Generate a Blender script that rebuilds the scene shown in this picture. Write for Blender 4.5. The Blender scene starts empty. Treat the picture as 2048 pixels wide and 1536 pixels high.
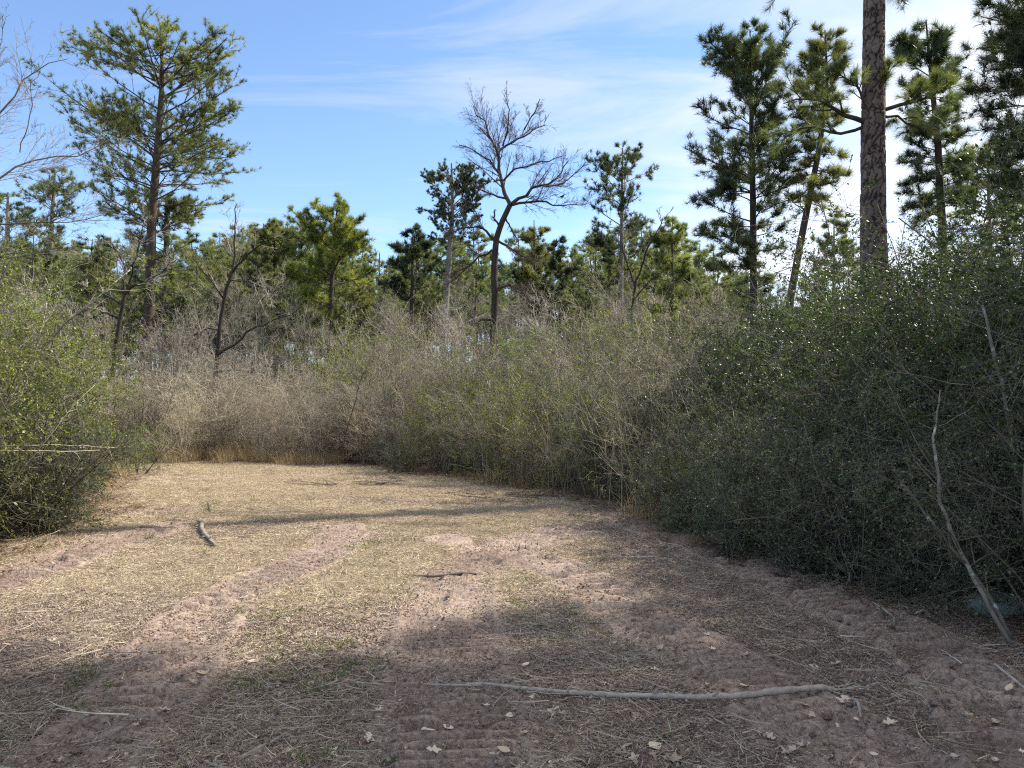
import bpy, math, random
import numpy as np
from mathutils import Vector, Matrix
rng = np.random.default_rng(11)
random.seed(11)
sc = bpy.context.scene
col = sc.collection
R = math.radians
# ------------------------------------------------------------------ camera
CAM_H, FPX, HZ = 1.6, 1538.0, 800.0
PITCH = math.atan((HZ - 768.0) / FPX)
cd = bpy.data.cameras.new('camera'); cam = bpy.data.objects.new('camera', cd); col.objects.link(cam)
cam.location = (0, 0, CAM_H); cam.rotation_euler = (math.pi / 2 + PITCH, 0, 0)
cd.sensor_width = 36; cd.lens = FPX / 2048 * 36; cd.clip_end = 3000; cd.clip_start = 0.05
sc.camera = cam
# ------------------------------------------------------------------ light
SUN_AZ, SUN_EL = R(66), R(46)       # azimuth from the view direction (+Y) towards +X
SUND = Vector((math.sin(SUN_AZ) * math.cos(SUN_EL), math.cos(SUN_AZ) * math.cos(SUN_EL), math.sin(SUN_EL)))
sl = bpy.data.lights.new('sun', 'SUN'); sl.energy = 4.1; sl.angle = R(0.9); sl.color = (1, 0.93, 0.82)
so = bpy.data.objects.new('sun', sl); col.objects.link(so)
so.rotation_euler = SUND.to_track_quat('Z', 'Y').to_euler()
world = bpy.data.worlds.new('World'); sc.world = world; world.use_nodes = True
sc.view_settings.view_transform = 'Standard'; sc.view_settings.look = 'None'
sc.view_settings.exposure = 1.2; sc.view_settings.gamma = 1; sc.view_settings.use_curve_mapping = False
sc.render.engine = 'CYCLES'
sc.cycles.max_bounces = 7; sc.cycles.diffuse_bounces = 4; sc.cycles.transmission_bounces = 4
sc.cycles.filter_width = 1.15; sc.cycles.use_denoising = False
sc.cycles.sample_clamp_indirect = 4

class NT:
    def __init__(s, tree):
        s.t = tree; s.n = tree.nodes; s.n.clear()
    def __call__(s, kind, ins=None, **kw):
        nd = s.n.new(kind)
        for k, v in kw.items(): setattr(nd, k, v)
        for k, v in (ins or {}).items():
            sk = nd.inputs[k]
            if isinstance(v, bpy.types.NodeSocket): s.t.links.new(v, sk)
            else: sk.default_value = v
        return nd
    def math(s, op, a, b=0.0, clamp=False):
        nd = s('ShaderNodeMath', {0: a, 1: b}, operation=op); nd.use_clamp = clamp; return nd.outputs[0]
    def mix(s, f, a, b, blend='MIX'):
        nd = s('ShaderNodeMix', data_type='RGBA', blend_type=blend)
        for i, v in ((0, f), (6, a), (7, b)):
            if isinstance(v, bpy.types.NodeSocket): s.t.links.new(v, nd.inputs[i])
            else: nd.inputs[i].default_value = v if i == 0 else (tuple(v) + (1,) if len(v) == 3 else v)
        return nd.outputs[2]
    def ramp(s, f, stops):
        nd = s('ShaderNodeValToRGB', {0: f}); e = nd.color_ramp.elements
        while len(e) < len(stops): e.new(0.5)
        for i, (p, c) in enumerate(stops):
            e[i].position = p; e[i].color = tuple(c) + (1,) if not isinstance(c, (int, float)) else (c, c, c, 1)
        return nd.outputs[0]
    def maprange(s, v, a, b, c=0.0, d=1.0):
        nd = s('ShaderNodeMapRange', {0: v, 1: a, 2: b, 3: c, 4: d}); return nd.outputs[0]

# sky: Nishita with thin cirrus laid on a high plane
w = NT(world.node_tree)
sky = w('ShaderNodeTexSky', sky_type='NISHITA', sun_disc=False, sun_elevation=SUN_EL, sun_rotation=SUN_AZ,
        altitude=200, air_density=0.85, dust_density=0.0, ozone_density=3.0)
tc = w('ShaderNodeTexCoord')
sep = w('ShaderNodeSeparateXYZ', {0: tc.outputs['Generated']})
zz = w.math('MAXIMUM', w.math('ADD', sep.outputs[2], 0.10), 0.03)
px_, py_ = w.math('DIVIDE', sep.outputs[0], zz), w.math('DIVIDE', sep.outputs[1], zz)
pl = w('ShaderNodeCombineXYZ', {0: px_, 1: py_, 2: 0.0}).outputs[0]
mp = w('ShaderNodeMapping', {0: pl, 'Rotation': (0, 0, R(28)), 'Scale': (0.55, 1.7, 1)}).outputs[0]
n1 = w('ShaderNodeTexNoise', {'Vector': mp, 'Scale': 1.1, 'Detail': 9.0, 'Roughness': 0.62, 'Distortion': 0.7}).outputs[0]
n2 = w('ShaderNodeTexNoise', {'Vector': pl, 'Scale': 0.45, 'Detail': 3.0}).outputs[0]
side = w.maprange(px_, 0.22, 1.15, 0.0, 1.0)                    # the bank of cloud lies to the east
side = w.math('MAXIMUM', side, w.maprange(sep.outputs[2], 0.46, 0.85, 0.0, 1.0))  # unseen veil overhead, added to lift and whiten the shade light
cover = w.math('ADD', w.math('MULTIPLY', side, 0.33), w.math('MULTIPLY', n2, 0.30))
cl = w.maprange(w.math('ADD', n1, cover), 0.66, 0.98)
mp2 = w('ShaderNodeMapping', {0: pl, 'Location': (3.1, 0.4, 0), 'Scale': (0.8, 0.45, 1)}).outputs[0]
n3 = w('ShaderNodeTexNoise', {'Vector': mp2, 'Scale': 2.6, 'Detail': 8.0, 'Roughness': 0.55, 'Distortion': 0.2}).outputs[0]
low = w.math('MULTIPLY', w.maprange(w.math('ADD', n3, w.math('MULTIPLY', side, 0.20)), 0.60, 0.80), w.maprange(sep.outputs[2], 0.34, 0.12))
cl = w.math('MAXIMUM', cl, low, True)
cl = w.math('MULTIPLY', cl, w.maprange(sep.outputs[2], -0.02, 0.05))
glow = w.maprange(side, 0.0, 1.0, 3.7, 4.7)
ccol = w('ShaderNodeCombineColor', {0: w.math('MULTIPLY', glow, 0.97), 1: w.math('MULTIPLY', glow, 1.0), 2: w.math('MULTIPLY', glow, 1.05)}).outputs[0]
skyc = w.mix(w.math('MULTIPLY', cl, 0.88), sky.outputs[0], ccol)
bg = w('ShaderNodeBackground', {0: skyc, 1: 0.118})
w('ShaderNodeOutputWorld', {0: bg.outputs[0]})

# ------------------------------------------------------------------ pixel helpers
def at(px, py, Y):
    u = (px - 1024) / FPX; v = (768 - py) / FPX
    dy = math.cos(PITCH) - v * math.sin(PITCH); dz = math.sin(PITCH) + v * math.cos(PITCH)
    t = Y / dy
    return np.array((u * t, Y, CAM_H + dz * t))
def gp(px, py):
    u = (px - 1024) / FPX; v = (768 - py) / FPX
    dy = math.cos(PITCH) - v * math.sin(PITCH); dz = math.sin(PITCH) + v * math.cos(PITCH)
    t = -CAM_H / dz
    return np.array((u * t, dy * t))

# ------------------------------------------------------------------ noise
def _h(i, j, s):
    n = (i * 374761393 + j * 668265263 + s * 1442695041) & 0x7fffffff
    n = ((n ^ (n >> 13)) * 1274126177) & 0x7fffffff
    return ((n ^ (n >> 16)) & 0xffff) / 65535.0
def vnoise(x, y, s=0):
    xi = np.floor(x).astype(np.int64); yi = np.floor(y).astype(np.int64)
    fx = x - xi; fy = y - yi; fx = fx * fx * (3 - 2 * fx); fy = fy * fy * (3 - 2 * fy)
    a = _h(xi, yi, s); b = _h(xi + 1, yi, s); c = _h(xi, yi + 1, s); d = _h(xi + 1, yi + 1, s)
    return (a + (b - a) * fx) * (1 - fy) + (c + (d - c) * fx) * fy
def fbm(x, y, f, o=3, s=0):
    r = 0; a = 0.5; tot = 0
    for k in range(o):
        r = r + a * vnoise(x * f, y * f, s + k * 17); tot += a; a *= 0.5; f *= 2.03
    return r / tot - 0.5
def sstep(a, b, x):
    t = np.clip((x - a) / (b - a), 0, 1); return t * t * (3 - 2 * t)

# ------------------------------------------------------------------ ground shape
def resample(pts, step):
    pts = np.array(pts, float); d = np.r_[0, np.cumsum(np.linalg.norm(np.diff(pts, axis=0), axis=1))]
    n = max(2, int(d[-1] / step)); s = np.linspace(0, d[-1], n)
    o = np.stack([np.interp(s, d, pts[:, k]) for k in range(pts.shape[1])], 1)
    for _ in range(6): o[1:-1] = (o[:-2] + 2 * o[1:-1] + o[2:]) / 4
    return o
TRACKS = []
for pts, wid, sp, dep, on in [
    ([(60, 1600), (190, 1490), (300, 1400), (360, 1290), (400, 1230), (520, 1170), (640, 1115), (690, 1065)], 0.46, 0.135, 0.060, 0.56),
    ([(-160, 1225), (0, 1172), (110, 1130), (230, 1092), (330, 1060)], 0.54, 0.110, 0.070, 0.44),
    ([(900, 1640), (905, 1500), (905, 1350), (895, 1230), (905, 1160), (990, 1100), (1100, 1070)], 0.62, 0.095, 0.052, 0.50),
    ([(930, 1085), (1060, 1115), (1170, 1160), (1260, 1225), (1400, 1310), (1600, 1420), (1760, 1520)], 0.50, 0.115, 0.066, 0.46),
    ([(1250, 1035), (1420, 1095), (1580, 1170), (1700, 1220), (1860, 1285), (1990, 1400), (2060, 1500)], 0.52, 0.130, 0.100, 0.44)]:
    TRACKS.append((resample([gp(*p) for p in pts], 0.12), wid, sp, dep, on))
def track_sd(x, y, T):
    """signed offset and arc length to a track line"""
    best = np.full(x.shape, 1e9); off = np.zeros(x.shape); arc = np.zeros(x.shape); s0 = 0
    for a, b in zip(T[:-1], T[1:]):
        e = b - a; L = math.hypot(*e); e = e / L
        t = (x - a[0]) * e[0] + (y - a[1]) * e[1]; tc_ = np.clip(t, 0, L)
        dx = x - a[0] - e[0] * tc_; dy = y - a[1] - e[1] * tc_; d = dx * dx + dy * dy
        m = d < best; best = np.where(m, d, best)
        off = np.where(m, (x - a[0]) * -e[1] + (y - a[1]) * e[0], off); arc = np.where(m, s0 + tc_, arc); s0 += L
    return np.sqrt(best), off, arc
def ground_z(x, y):
    x = np.asarray(x, float); y = np.asarray(y, float)
    bare = np.zeros(x.shape)
    z = 0.10 * fbm(x, y, 0.25, 2, 1) + 0.035 * fbm(x, y, 1.3, 2, 5)
    mud = 0.042 * (fbm(x, y, 8, 4, 9)) + 0.026 * np.maximum(fbm(x, y, 17, 2, 31), 0) ** 1.2 * 2
    far = 1 - 0.5 * sstep(9, 16, y)
    for i, (T, wid, sp, dep, on) in enumerate(TRACKS):
        d, o, s = track_sd(x, y, T)
        o = o + 0.07 * fbm(x, y, 2.2, 2, 60 + i)
        hw = wid / 2
        ins = 1 - sstep(hw - 0.05, hw + 0.01, np.abs(o)); ins = ins * (d < hw + 0.3)
        patch = sstep(on - 0.22, on - 0.10, fbm(x, y, 1.5, 2, 80 + i) + 0.5)
        ph = s / sp + 0.30 * fbm(x, y, 3, 2, 90 + i) + 1.2 * fbm(s, s * 0 + i, 0.9, 2, 95)
        q_ = ph % 1.0; tread = sstep(0.0, 0.16, q_) * (1 - sstep(0.35, 1.0, q_))
        berm = np.exp(-((np.abs(o) - hw - 0.05) / 0.045) ** 2) * (d < hw + 0.25) * (0.5 + fbm(x, y, 5, 2, 70 + i))
        brk = 0.25 + 0.75 * sstep(-0.22, -0.05, fbm(x, y, 5, 2, 110 + i))
        mud = mud * (1 - 0.8 * ins * patch)
        z = z - ins * 0.5 * dep + ins * patch * dep * 1.05 * tread * brk + berm * dep * 0.7
        wide = (1 - sstep(hw + 0.02, hw + 0.16, np.abs(o))) * (d < hw + 0.4)
        bare = np.maximum(bare, wide * (0.75 + 0.25 * patch))
    z = z + mud * far + bare * 0.010 * fbm(x, y, 26, 2, 333)
    return z, bare
def gz(x, y): return float(ground_z(np.array([x]), np.array([y]))[0][0])

# clearing outline (ground coordinates, from the picture)
CLEAR = np.array([(-3.5, -3), (-5.2, 4.5), gp(0, 1125), gp(110, 1078), gp(215, 1020), gp(235, 960), gp(215, 932), gp(420, 926),
                  gp(700, 930), gp(900, 955), gp(1050, 975), gp(1200, 1002), gp(1350, 1062), gp(1500, 1112), gp(1700, 1172),
                  gp(1900, 1212), gp(2060, 1262), (4.3, 3.0), (5, -3)])
def clear_d(x, y):
    """signed distance to the clearing's edge, positive inside"""
    x = np.asarray(x, float); y = np.asarray(y, float); best = np.full(x.shape, 1e9); inside = np.zeros(x.shape, bool)
    n = len(CLEAR)
    for i in range(n):
        a = CLEAR[i]; b = CLEAR[(i + 1) % n]; e = b - a
        t = np.clip(((x - a[0]) * e[0] + (y - a[1]) * e[1]) / (e @ e), 0, 1)
        best = np.minimum(best, np.hypot(x - a[0] - e[0] * t, y - a[1] - e[1] * t))
        c = ((a[1] > y) != (b[1] > y)) & (x < (b[0] - a[0]) * (y - a[1]) / (b[1] - a[1] + 1e-12) + a[0])
        inside ^= c
    return np.where(inside, best, -best)
def straw_mask(x, y, bare):
    """how much dead grass lies on the soil: thick in the middle and far end, thin on the right and along the tracks"""
    m = sstep(5.6, 7.2, y + 1.6 * fbm(x, y, 0.5, 2, 200)) * (1 - 0.97 * sstep(-0.7, 0.9, x - 0.10 * (y - 7) + 1.6 * fbm(x, y, 0.6, 2, 210)) * (1 - sstep(12, 16, y) * 0.5))
    m = np.maximum(m, 0.14 * sstep(0.0, 0.14, fbm(x, y, 1.1, 3, 230)) * (1 - 0.9 * sstep(0.2, 1.8, x)))
    pink = sstep(0.03, 0.13, fbm(x * .6, y * 1.3, 0.7, 3, 240)) * sstep(7, 9, y)
    m = m * (1 - 0.8 * pink)
    return np.clip(m * (1 - 1.0 * bare), 0, 1)

# ------------------------------------------------------------------ mesh building
class MB:
    def __init__(s): s.v = []; s.f = []; s.a = []; s.n = 0
    def add(s, v, f, a=None):
        v = np.asarray(v, np.float32).reshape(-1, 3); f = np.asarray(f, np.int64)
        if len(v) == 0: return
        s.v.append(v); s.f.append(f + s.n); s.n += len(v)
        s.a.append(np.full(len(v), 0.5, np.float32) if a is None else np.broadcast_to(np.asarray(a, np.float32), (len(v),)))
    def mesh(s, name, mat, smooth=False):
        me = bpy.data.meshes.new(name)
        v = np.concatenate(s.v); tot = sum(f.shape[0] for f in s.f); nl = sum(f.size for f in s.f)
        me.vertices.add(len(v)); me.vertices.foreach_set('co', v.ravel())
        me.loops.add(nl); me.loops.foreach_set('vertex_index', np.concatenate([f.ravel() for f in s.f]).astype(np.int32))
        cnt = np.concatenate([np.full(f.shape[0], f.shape[1]) for f in s.f])
        me.polygons.add(tot); me.polygons.foreach_set('loop_start', np.r_[0, np.cumsum(cnt)[:-1]].astype(np.int32))
        at_ = me.attributes.new('var', 'FLOAT', 'POINT'); at_.data.foreach_set('value', np.concatenate(s.a).astype(np.float32))
        me.update(calc_edges=True)
        if smooth: me.polygons.foreach_set('use_smooth', np.ones(tot, bool))
        me.materials.append(mat)
        return me
def nrm(v): return v / np.maximum(np.linalg.norm(v, axis=-1, keepdims=True), 1e-9)
def tubes(mb, P, Rr, k=3, var=None, cap=False):
    """P (n,m,3) polylines, Rr (n,m) radii"""
    n, m = P.shape[:2]
    if n == 0: return
    T = np.empty_like(P); T[:, 1:-1] = P[:, 2:] - P[:, :-2]; T[:, 0] = P[:, 1] - P[:, 0]; T[:, -1] = P[:, -1] - P[:, -2]
    T = nrm(T); ch = nrm(P[:, -1] - P[:, 0] + 1e-6)
    ax = np.eye(3)[np.argmin(np.abs(ch), axis=1)]
    ref = nrm(np.cross(ch, ax))[:, None]
    B = nrm(np.cross(T, ref)); N = np.cross(B, T)
    an = np.arange(k) * 2 * np.pi / k
    V = P[:, :, None] + Rr[:, :, None, None] * (np.cos(an)[None, None, :, None] * N[:, :, None] + np.sin(an)[None, None, :, None] * B[:, :, None])
    base = (np.arange(n) * m * k)[:, None, None] + (np.arange(m - 1) * k)[None, :, None]
    j = np.arange(k)[None, None]; j2 = (np.arange(k) + 1)[None, None] % k
    F = np.stack([base + j, base + j2, base + k + j2, base + k + j], -1).reshape(-1, 4)
    a = None if var is None else np.repeat(var, m * k)
    mb.add(V, F, a)
    if cap and k > 3:
        top = (np.arange(n) * m * k)[:, None] + (m - 1) * k + np.arange(k)[None]
        mb.f.append(top + (mb.n - n * m * k))
        mb.f.append(top[:, ::-1] - (m - 1) * k + (mb.n - n * m * k))
def sample(P, Rr, idx, t):
    m = P.shape[1]; s = t * (m - 1); i = np.clip(s.astype(int), 0, m - 2); f = (s - i)[:, None]
    A, B = P[idx, i], P[idx, i + 1]
    return A * (1 - f) + B * f, nrm(B - A), Rr[idx, i] * (1 - f[:, 0]) + Rr[idx, i + 1] * f[:, 0]
def rperp(T):
    r = rng.normal(size=T.shape); return nrm(r - (r * T).sum(-1, keepdims=True) * T)
def grow(P, Rr, k, t=(0.2, 1.0), ang=(35, 60), L=0.5, Lj=(0.6, 1.2), fall=0.4, up=0.1, wig=0.12, lift=0.0, m=4, rr=0.6, rend=0.3, rmin=0.002, absL=None, flat=0.0, w=None):
    n = len(P)
    if n == 0: return np.zeros((0, m, 3)), np.zeros((0, m)), np.zeros(0, int)
    plen = np.linalg.norm(np.diff(P, axis=1), axis=2).sum(1)
    if w is None: w = plen
    tot = int(n * k); idx = rng.choice(n, tot, p=w / w.sum())
    tt = rng.uniform(t[0], t[1], tot)
    O, T, r0 = sample(P, Rr, idx, tt)
    pp = rperp(T)
    if flat: pp[:, 2] *= 1 - flat; pp = nrm(pp)
    a = np.radians(rng.uniform(ang[0], ang[1], tot))[:, None]
    D = np.cos(a) * T + np.sin(a) * pp; D[:, 2] += up; D = nrm(D)
    ln = (plen[idx] * L if absL is None else absL) * rng.uniform(Lj[0], Lj[1], tot) * (1 - fall * tt)
    Q = np.empty((tot, m, 3)); Q[:, 0] = O
    st = (ln / (m - 1))[:, None]
    for i in range(1, m):
        D = D + wig * rng.normal(size=D.shape); D[:, 2] += lift; D = nrm(D)
        Q[:, i] = Q[:, i - 1] + D * st
    ra = np.maximum(r0 * rr, rmin); s = np.linspace(0, 1, m)[None]
    Rq = ra[:, None] * (1 - s * (1 - rend)); Rq = np.maximum(Rq, rmin * 0.6)
    return Q, Rq, idx
def tufts(mb, O, D, k, ln, wd, spread=(12, 80), droop=0.0, var=None):
    """pine needle tufts: k thin blades at every point"""
    n = len(O)
    if n == 0: return
    T = np.repeat(D, k, 0); A = np.repeat(O, k, 0)
    a = np.radians(rng.uniform(spread[0], spread[1], n * k))[:, None]
    d = np.cos(a) * T + np.sin(a) * rperp(T); d[:, 2] += 0.12; d = nrm(d)
    l = ln * rng.uniform(0.7, 1.15, n * k)[:, None]
    s = rperp(d) * wd
    A = A - T * l * rng.uniform(0, 0.45, (n * k, 1))
    tip = A + d * l; tip[:, 2] -= droop * l[:, 0]
    V = np.stack([A - s * 0.5, A + s * 0.5, tip], 1).reshape(-1, 3)
    F = np.arange(n * k * 3).reshape(-1, 3)
    v = rng.uniform(0, 1, n) if var is None else var
    mb.add(V, F, np.repeat(v, k * 3))
def leaves(mb, O, D, ln, wd, var=None, flatn=0.5):
    n = len(O)
    if n == 0: return
    D = nrm(D + 0.9 * rng.normal(size=D.shape))
    N = rng.normal(size=D.shape) * (1 - flatn) + np.array((0, 0, flatn)); S = nrm(np.cross(D, N)); N = np.cross(S, D)
    l = ln * rng.uniform(0.6, 1.25, (n, 1)); ww = l * wd / ln
    fold = rng.uniform(-0.15, 0.35, (n, 1))
    A = O; M1 = O + D * l * 0.5 + S * ww * 0.5 + N * ww * fold; M2 = O + D * l * 0.5 - S * ww * 0.5 + N * ww * fold; C = O + D * l
    V = np.stack([A, M1, C, M2], 1).reshape(-1, 3); b = np.arange(n)[:, None] * 4
    F = np.concatenate([b + np.array([[0, 1, 2]]), b + np.array([[0, 2, 3]])])
    mb.add(V, F, np.repeat(rng.uniform(0, 1, n) if var is None else var, 4))

# ------------------------------------------------------------------ objects
def put(name, me, parent=None, loc=(0, 0, 0), rot=(0, 0, 0), scl=None):
    o = bpy.data.objects.new(name, me); col.objects.link(o); o.location = [float(q) for q in loc]; o.rotation_euler = rot
    if scl is not None: o.scale = scl if hasattr(scl, '__len__') else (scl,) * 3
    if parent: o.parent = parent
    return o
def tag(o, label=None, cat=None, group=None, kind=None):
    for k, v in (('label', label), ('category', cat), ('group', group), ('kind', kind)):
        if v: o[k] = v
    return o
def dup(root, loc, rz=0.0, s=1.0, label=None, group=None, tilt=(0, 0)):
    r = root.copy(); col.objects.link(r); r.location = [float(q) for q in loc]; r.rotation_euler = (tilt[0], tilt[1], rz)
    r.scale = s if hasattr(s, '__len__') else (s, s, s)
    if label: r['label'] = label
    if group: r['group'] = group
    for ch in list(root.children):
        c = ch.copy(); col.objects.link(c); c.parent = r
        for g in ch.children:
            d = g.copy(); col.objects.link(d); d.parent = c
    return r

# ------------------------------------------------------------------ materials
def mat_new(name):
    m = bpy.data.materials.new(name); m.use_nodes = True; return m, NT(m.node_tree)
def leaf_mat(name, c0, c1, c2, rough=0.45, trans=0.3, tcol=None, spec=0.5):
    m, t = mat_new(name)
    v = t('ShaderNodeAttribute', attribute_name='var').outputs['Fac']
    oi = t('ShaderNodeObjectInfo').outputs['Random']
    c = t.ramp(v, [(0.0, c0), (0.55, c1), (1.0, c2)])
    hs = t('ShaderNodeHueSaturation', {'Hue': t.maprange(oi, 0, 1, 0.488, 0.512), 'Saturation': 1.0, 'Value': t.maprange(oi, 0, 1, 0.82, 1.2), 'Color': c}).outputs[0]
    b = t('ShaderNodeBsdfPrincipled', {'Base Color': hs, 'Roughness': rough, 'Specular IOR Level': spec})
    tr = t('ShaderNodeBsdfTranslucent', {0: t.mix(1.0, hs, tcol or (1.5, 1.6, 0.7), 'MULTIPLY')})
    mx = t('ShaderNodeMixShader', {0: trans, 1: b.outputs[0], 2: tr.outputs[0]})
    t('ShaderNodeOutputMaterial', {0: mx.outputs[0]}); return m
def wood_mat(name, c0, c1, rough=0.85, scale=9.0, stretch=0.2, bump=0.5, lichen=None, la=0.0):
    m, t = mat_new(name)
    co = t('ShaderNodeTexCoord').outputs['Object']
    mp = t('ShaderNodeMapping', {0: co, 'Scale': (1, 1, stretch)}).outputs[0]
    n = t('ShaderNodeTexNoise', {'Vector': mp, 'Scale': scale, 'Detail': 6.0, 'Roughness': 0.65}).outputs[0]
    v = t('ShaderNodeAttribute', attribute_name='var').outputs['Fac']
    f = t.math('ADD', t.math('MULTIPLY', n, 0.8), t.math('MULTIPLY', t.math('SUBTRACT', v, 0.4), 0.55), True)
    c = t.ramp(f, [(0.22, c0), (0.75, c1)])
    oi = t('ShaderNodeObjectInfo').outputs['Random']
    c = t('ShaderNodeHueSaturation', {'Hue': t.maprange(oi, 0, 1, 0.49, 0.515), 'Saturation': t.maprange(oi, 0, 1, 1.15, 0.85), 'Value': t.maprange(t.math('FRACT', t.math('MULTIPLY', oi, 7.3)), 0, 1, 0.62, 1.2), 'Color': c}).outputs[0]
    if lichen:
        l = t('ShaderNodeTexNoise', {'Vector': co, 'Scale': scale * 0.7, 'Detail': 5.0}).outputs[0]
        c = t.mix(t.maprange(l, 0.62 - la, 0.70 - la), c, lichen)
    bp = t('ShaderNodeBump', {'Strength': bump, 'Distance': 0.02, 'Height': n})
    b = t('ShaderNodeBsdfPrincipled', {'Base Color': c, 'Roughness': rough, 'Specular IOR Level': 0.25, 'Normal': bp.outputs[0]})
    t('ShaderNodeOutputMaterial', {0: b.outputs[0]}); return m
M = {}
M['needle'] = leaf_mat('pine_needles', (0.055, 0.075, 0.032), (0.155, 0.18, 0.07), (0.30, 0.31, 0.13), 0.5, 0.42, (1.3, 1.3, 0.6))
M['needle_dark'] = leaf_mat('dark_pine_needles', (0.026, 0.042, 0.024), (0.065, 0.088, 0.045), (0.14, 0.155, 0.07), 0.42, 0.30, (1.3, 1.4, 0.6))
M['needle_lime'] = leaf_mat('yellow_green_needles', (0.085, 0.12, 0.03), (0.20, 0.24, 0.065), (0.34, 0.37, 0.12), 0.5, 0.42, (1.3, 1.3, 0.5))
M['needle_ring'] = leaf_mat('sunlit_pine_needles', (0.055, 0.075, 0.025), (0.13, 0.155, 0.05), (0.24, 0.26, 0.09), 0.5, 0.40, (1.3, 1.3, 0.6))
M['needle_grey'] = leaf_mat('grey_green_needles', (0.06, 0.08, 0.04), (0.14, 0.165, 0.075), (0.25, 0.26, 0.12), 0.5, 0.32)
M['yaupon'] = leaf_mat('shaded_glossy_holly_leaf', (0.016, 0.028, 0.011), (0.046, 0.068, 0.022), (0.125, 0.150, 0.05), 0.42, 0.32, (1.4, 1.6, 0.5), 0.4)  # leaf colour darkened to stand in for shade inside the thicket
M['yaupon_lit'] = leaf_mat('sunlit_holly_leaf', (0.065, 0.085, 0.018), (0.17, 0.20, 0.04), (0.34, 0.37, 0.09), 0.45, 0.36, (1.4, 1.5, 0.6), 0.4)  # sunlit copy of the holly leaf, sunlight put into its colour
M['yaupon_front'] = leaf_mat('lit_spray_holly_leaf', (0.045, 0.065, 0.035), (0.12, 0.15, 0.08), (0.23, 0.26, 0.15), 0.45, 0.30, (1.3, 1.4, 0.7), 0.45)  # lighter copy for the front sprays, light painted into the colour
M['privet'] = leaf_mat('bright_green_leaf', (0.035, 0.075, 0.012), (0.09, 0.15, 0.025), (0.18, 0.26, 0.05), 0.4, 0.4)
M['grass_green'] = leaf_mat('green_grass', (0.05, 0.07, 0.02), (0.11, 0.145, 0.045), (0.24, 0.25, 0.10), 0.5, 0.3)
M['bark_pine'] = wood_mat('pine_bark', (0.045, 0.036, 0.032), (0.20, 0.155, 0.13), 0.9, 9, 0.25, 0.8)
M['bark_dark'] = wood_mat('dark_bark', (0.030, 0.025, 0.022), (0.115, 0.09, 0.075), 0.9, 8, 0.3, 0.6)
M['bark_grey'] = wood_mat('grey_bark', (0.13, 0.115, 0.10), (0.36, 0.325, 0.28), 0.85, 12, 0.3, 0.4)
M['twig_grey'] = wood_mat('grey_twigs', (0.20, 0.17, 0.135), (0.56, 0.50, 0.41), 0.8, 6, 1, 0.1)
M['twig_tan'] = wood_mat('tan_twigs', (0.25, 0.205, 0.135), (0.60, 0.53, 0.39), 0.8, 6, 1, 0.1)
M['twig_dark'] = wood_mat('dark_twigs', (0.045, 0.036, 0.032), (0.16, 0.125, 0.10), 0.8, 6, 1, 0.1)
M['twig_holly'] = wood_mat('holly_twigs', (0.06, 0.052, 0.042), (0.24, 0.21, 0.17), 0.8, 8, 1, 0.1)
M['bark_lichen'] = wood_mat('lichen_bark', (0.10, 0.085, 0.07), (0.27, 0.235, 0.20), 0.85, 14, 0.6, 0.3, (0.50, 0.49, 0.44), 0.06)
M['dead_grass'] = leaf_mat('dead_grass', (0.20, 0.14, 0.075), (0.42, 0.32, 0.175), (0.66, 0.54, 0.33), 0.65, 0.28, (1.1, 1.0, 0.8), 0.3)
M['straw'] = leaf_mat('straw', (0.24, 0.185, 0.13), (0.50, 0.415, 0.295), (0.80, 0.70, 0.52), 0.7, 0.12, (1.1, 1.0, 0.8), 0.3)
M['straw_grey'] = leaf_mat('weathered_straw', (0.15, 0.115, 0.09), (0.34, 0.27, 0.21), (0.60, 0.51, 0.41), 0.7, 0.1, (1.1, 1.0, 0.8), 0.3)
M['mulch'] = leaf_mat('mulch', (0.08, 0.058, 0.044), (0.22, 0.165, 0.125), (0.46, 0.38, 0.29), 0.8, 0.05, (1.1, 1.0, 0.8), 0.2)
M['leaf_dead'] = leaf_mat('dead_leaf', (0.22, 0.15, 0.095), (0.46, 0.36, 0.25), (0.76, 0.66, 0.50), 0.6, 0.12, (1.1, 1.0, 0.8), 0.35)
M['leaf_rust'] = leaf_mat('rust_leaf', (0.10, 0.065, 0.042), (0.20, 0.135, 0.085), (0.36, 0.26, 0.17), 0.6, 0.2, (1.2, 1.0, 0.7), 0.35)
M['stick'] = wood_mat('weathered_stick', (0.20, 0.165, 0.135), (0.58, 0.52, 0.45), 0.8, 30, 0.6, 0.6)
M['cone'] = wood_mat('pine_cone', (0.03, 0.02, 0.015), (0.10, 0.065, 0.045), 0.8, 30, 1, 0.5)
M['bird'] = wood_mat('dark_feathers', (0.015, 0.014, 0.013), (0.05, 0.045, 0.04), 0.7, 30, 1, 0.1)
M['clod'] = wood_mat('soil_clod', (0.18, 0.13, 0.105), (0.36, 0.275, 0.23), 0.95, 25, 1, 0.6)
M['stone'] = wood_mat('green_stone', (0.10, 0.12, 0.10), (0.24, 0.275, 0.24), 0.8, 26, 0.4, 0.9, (0.34, 0.37, 0.33), -0.01)

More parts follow.
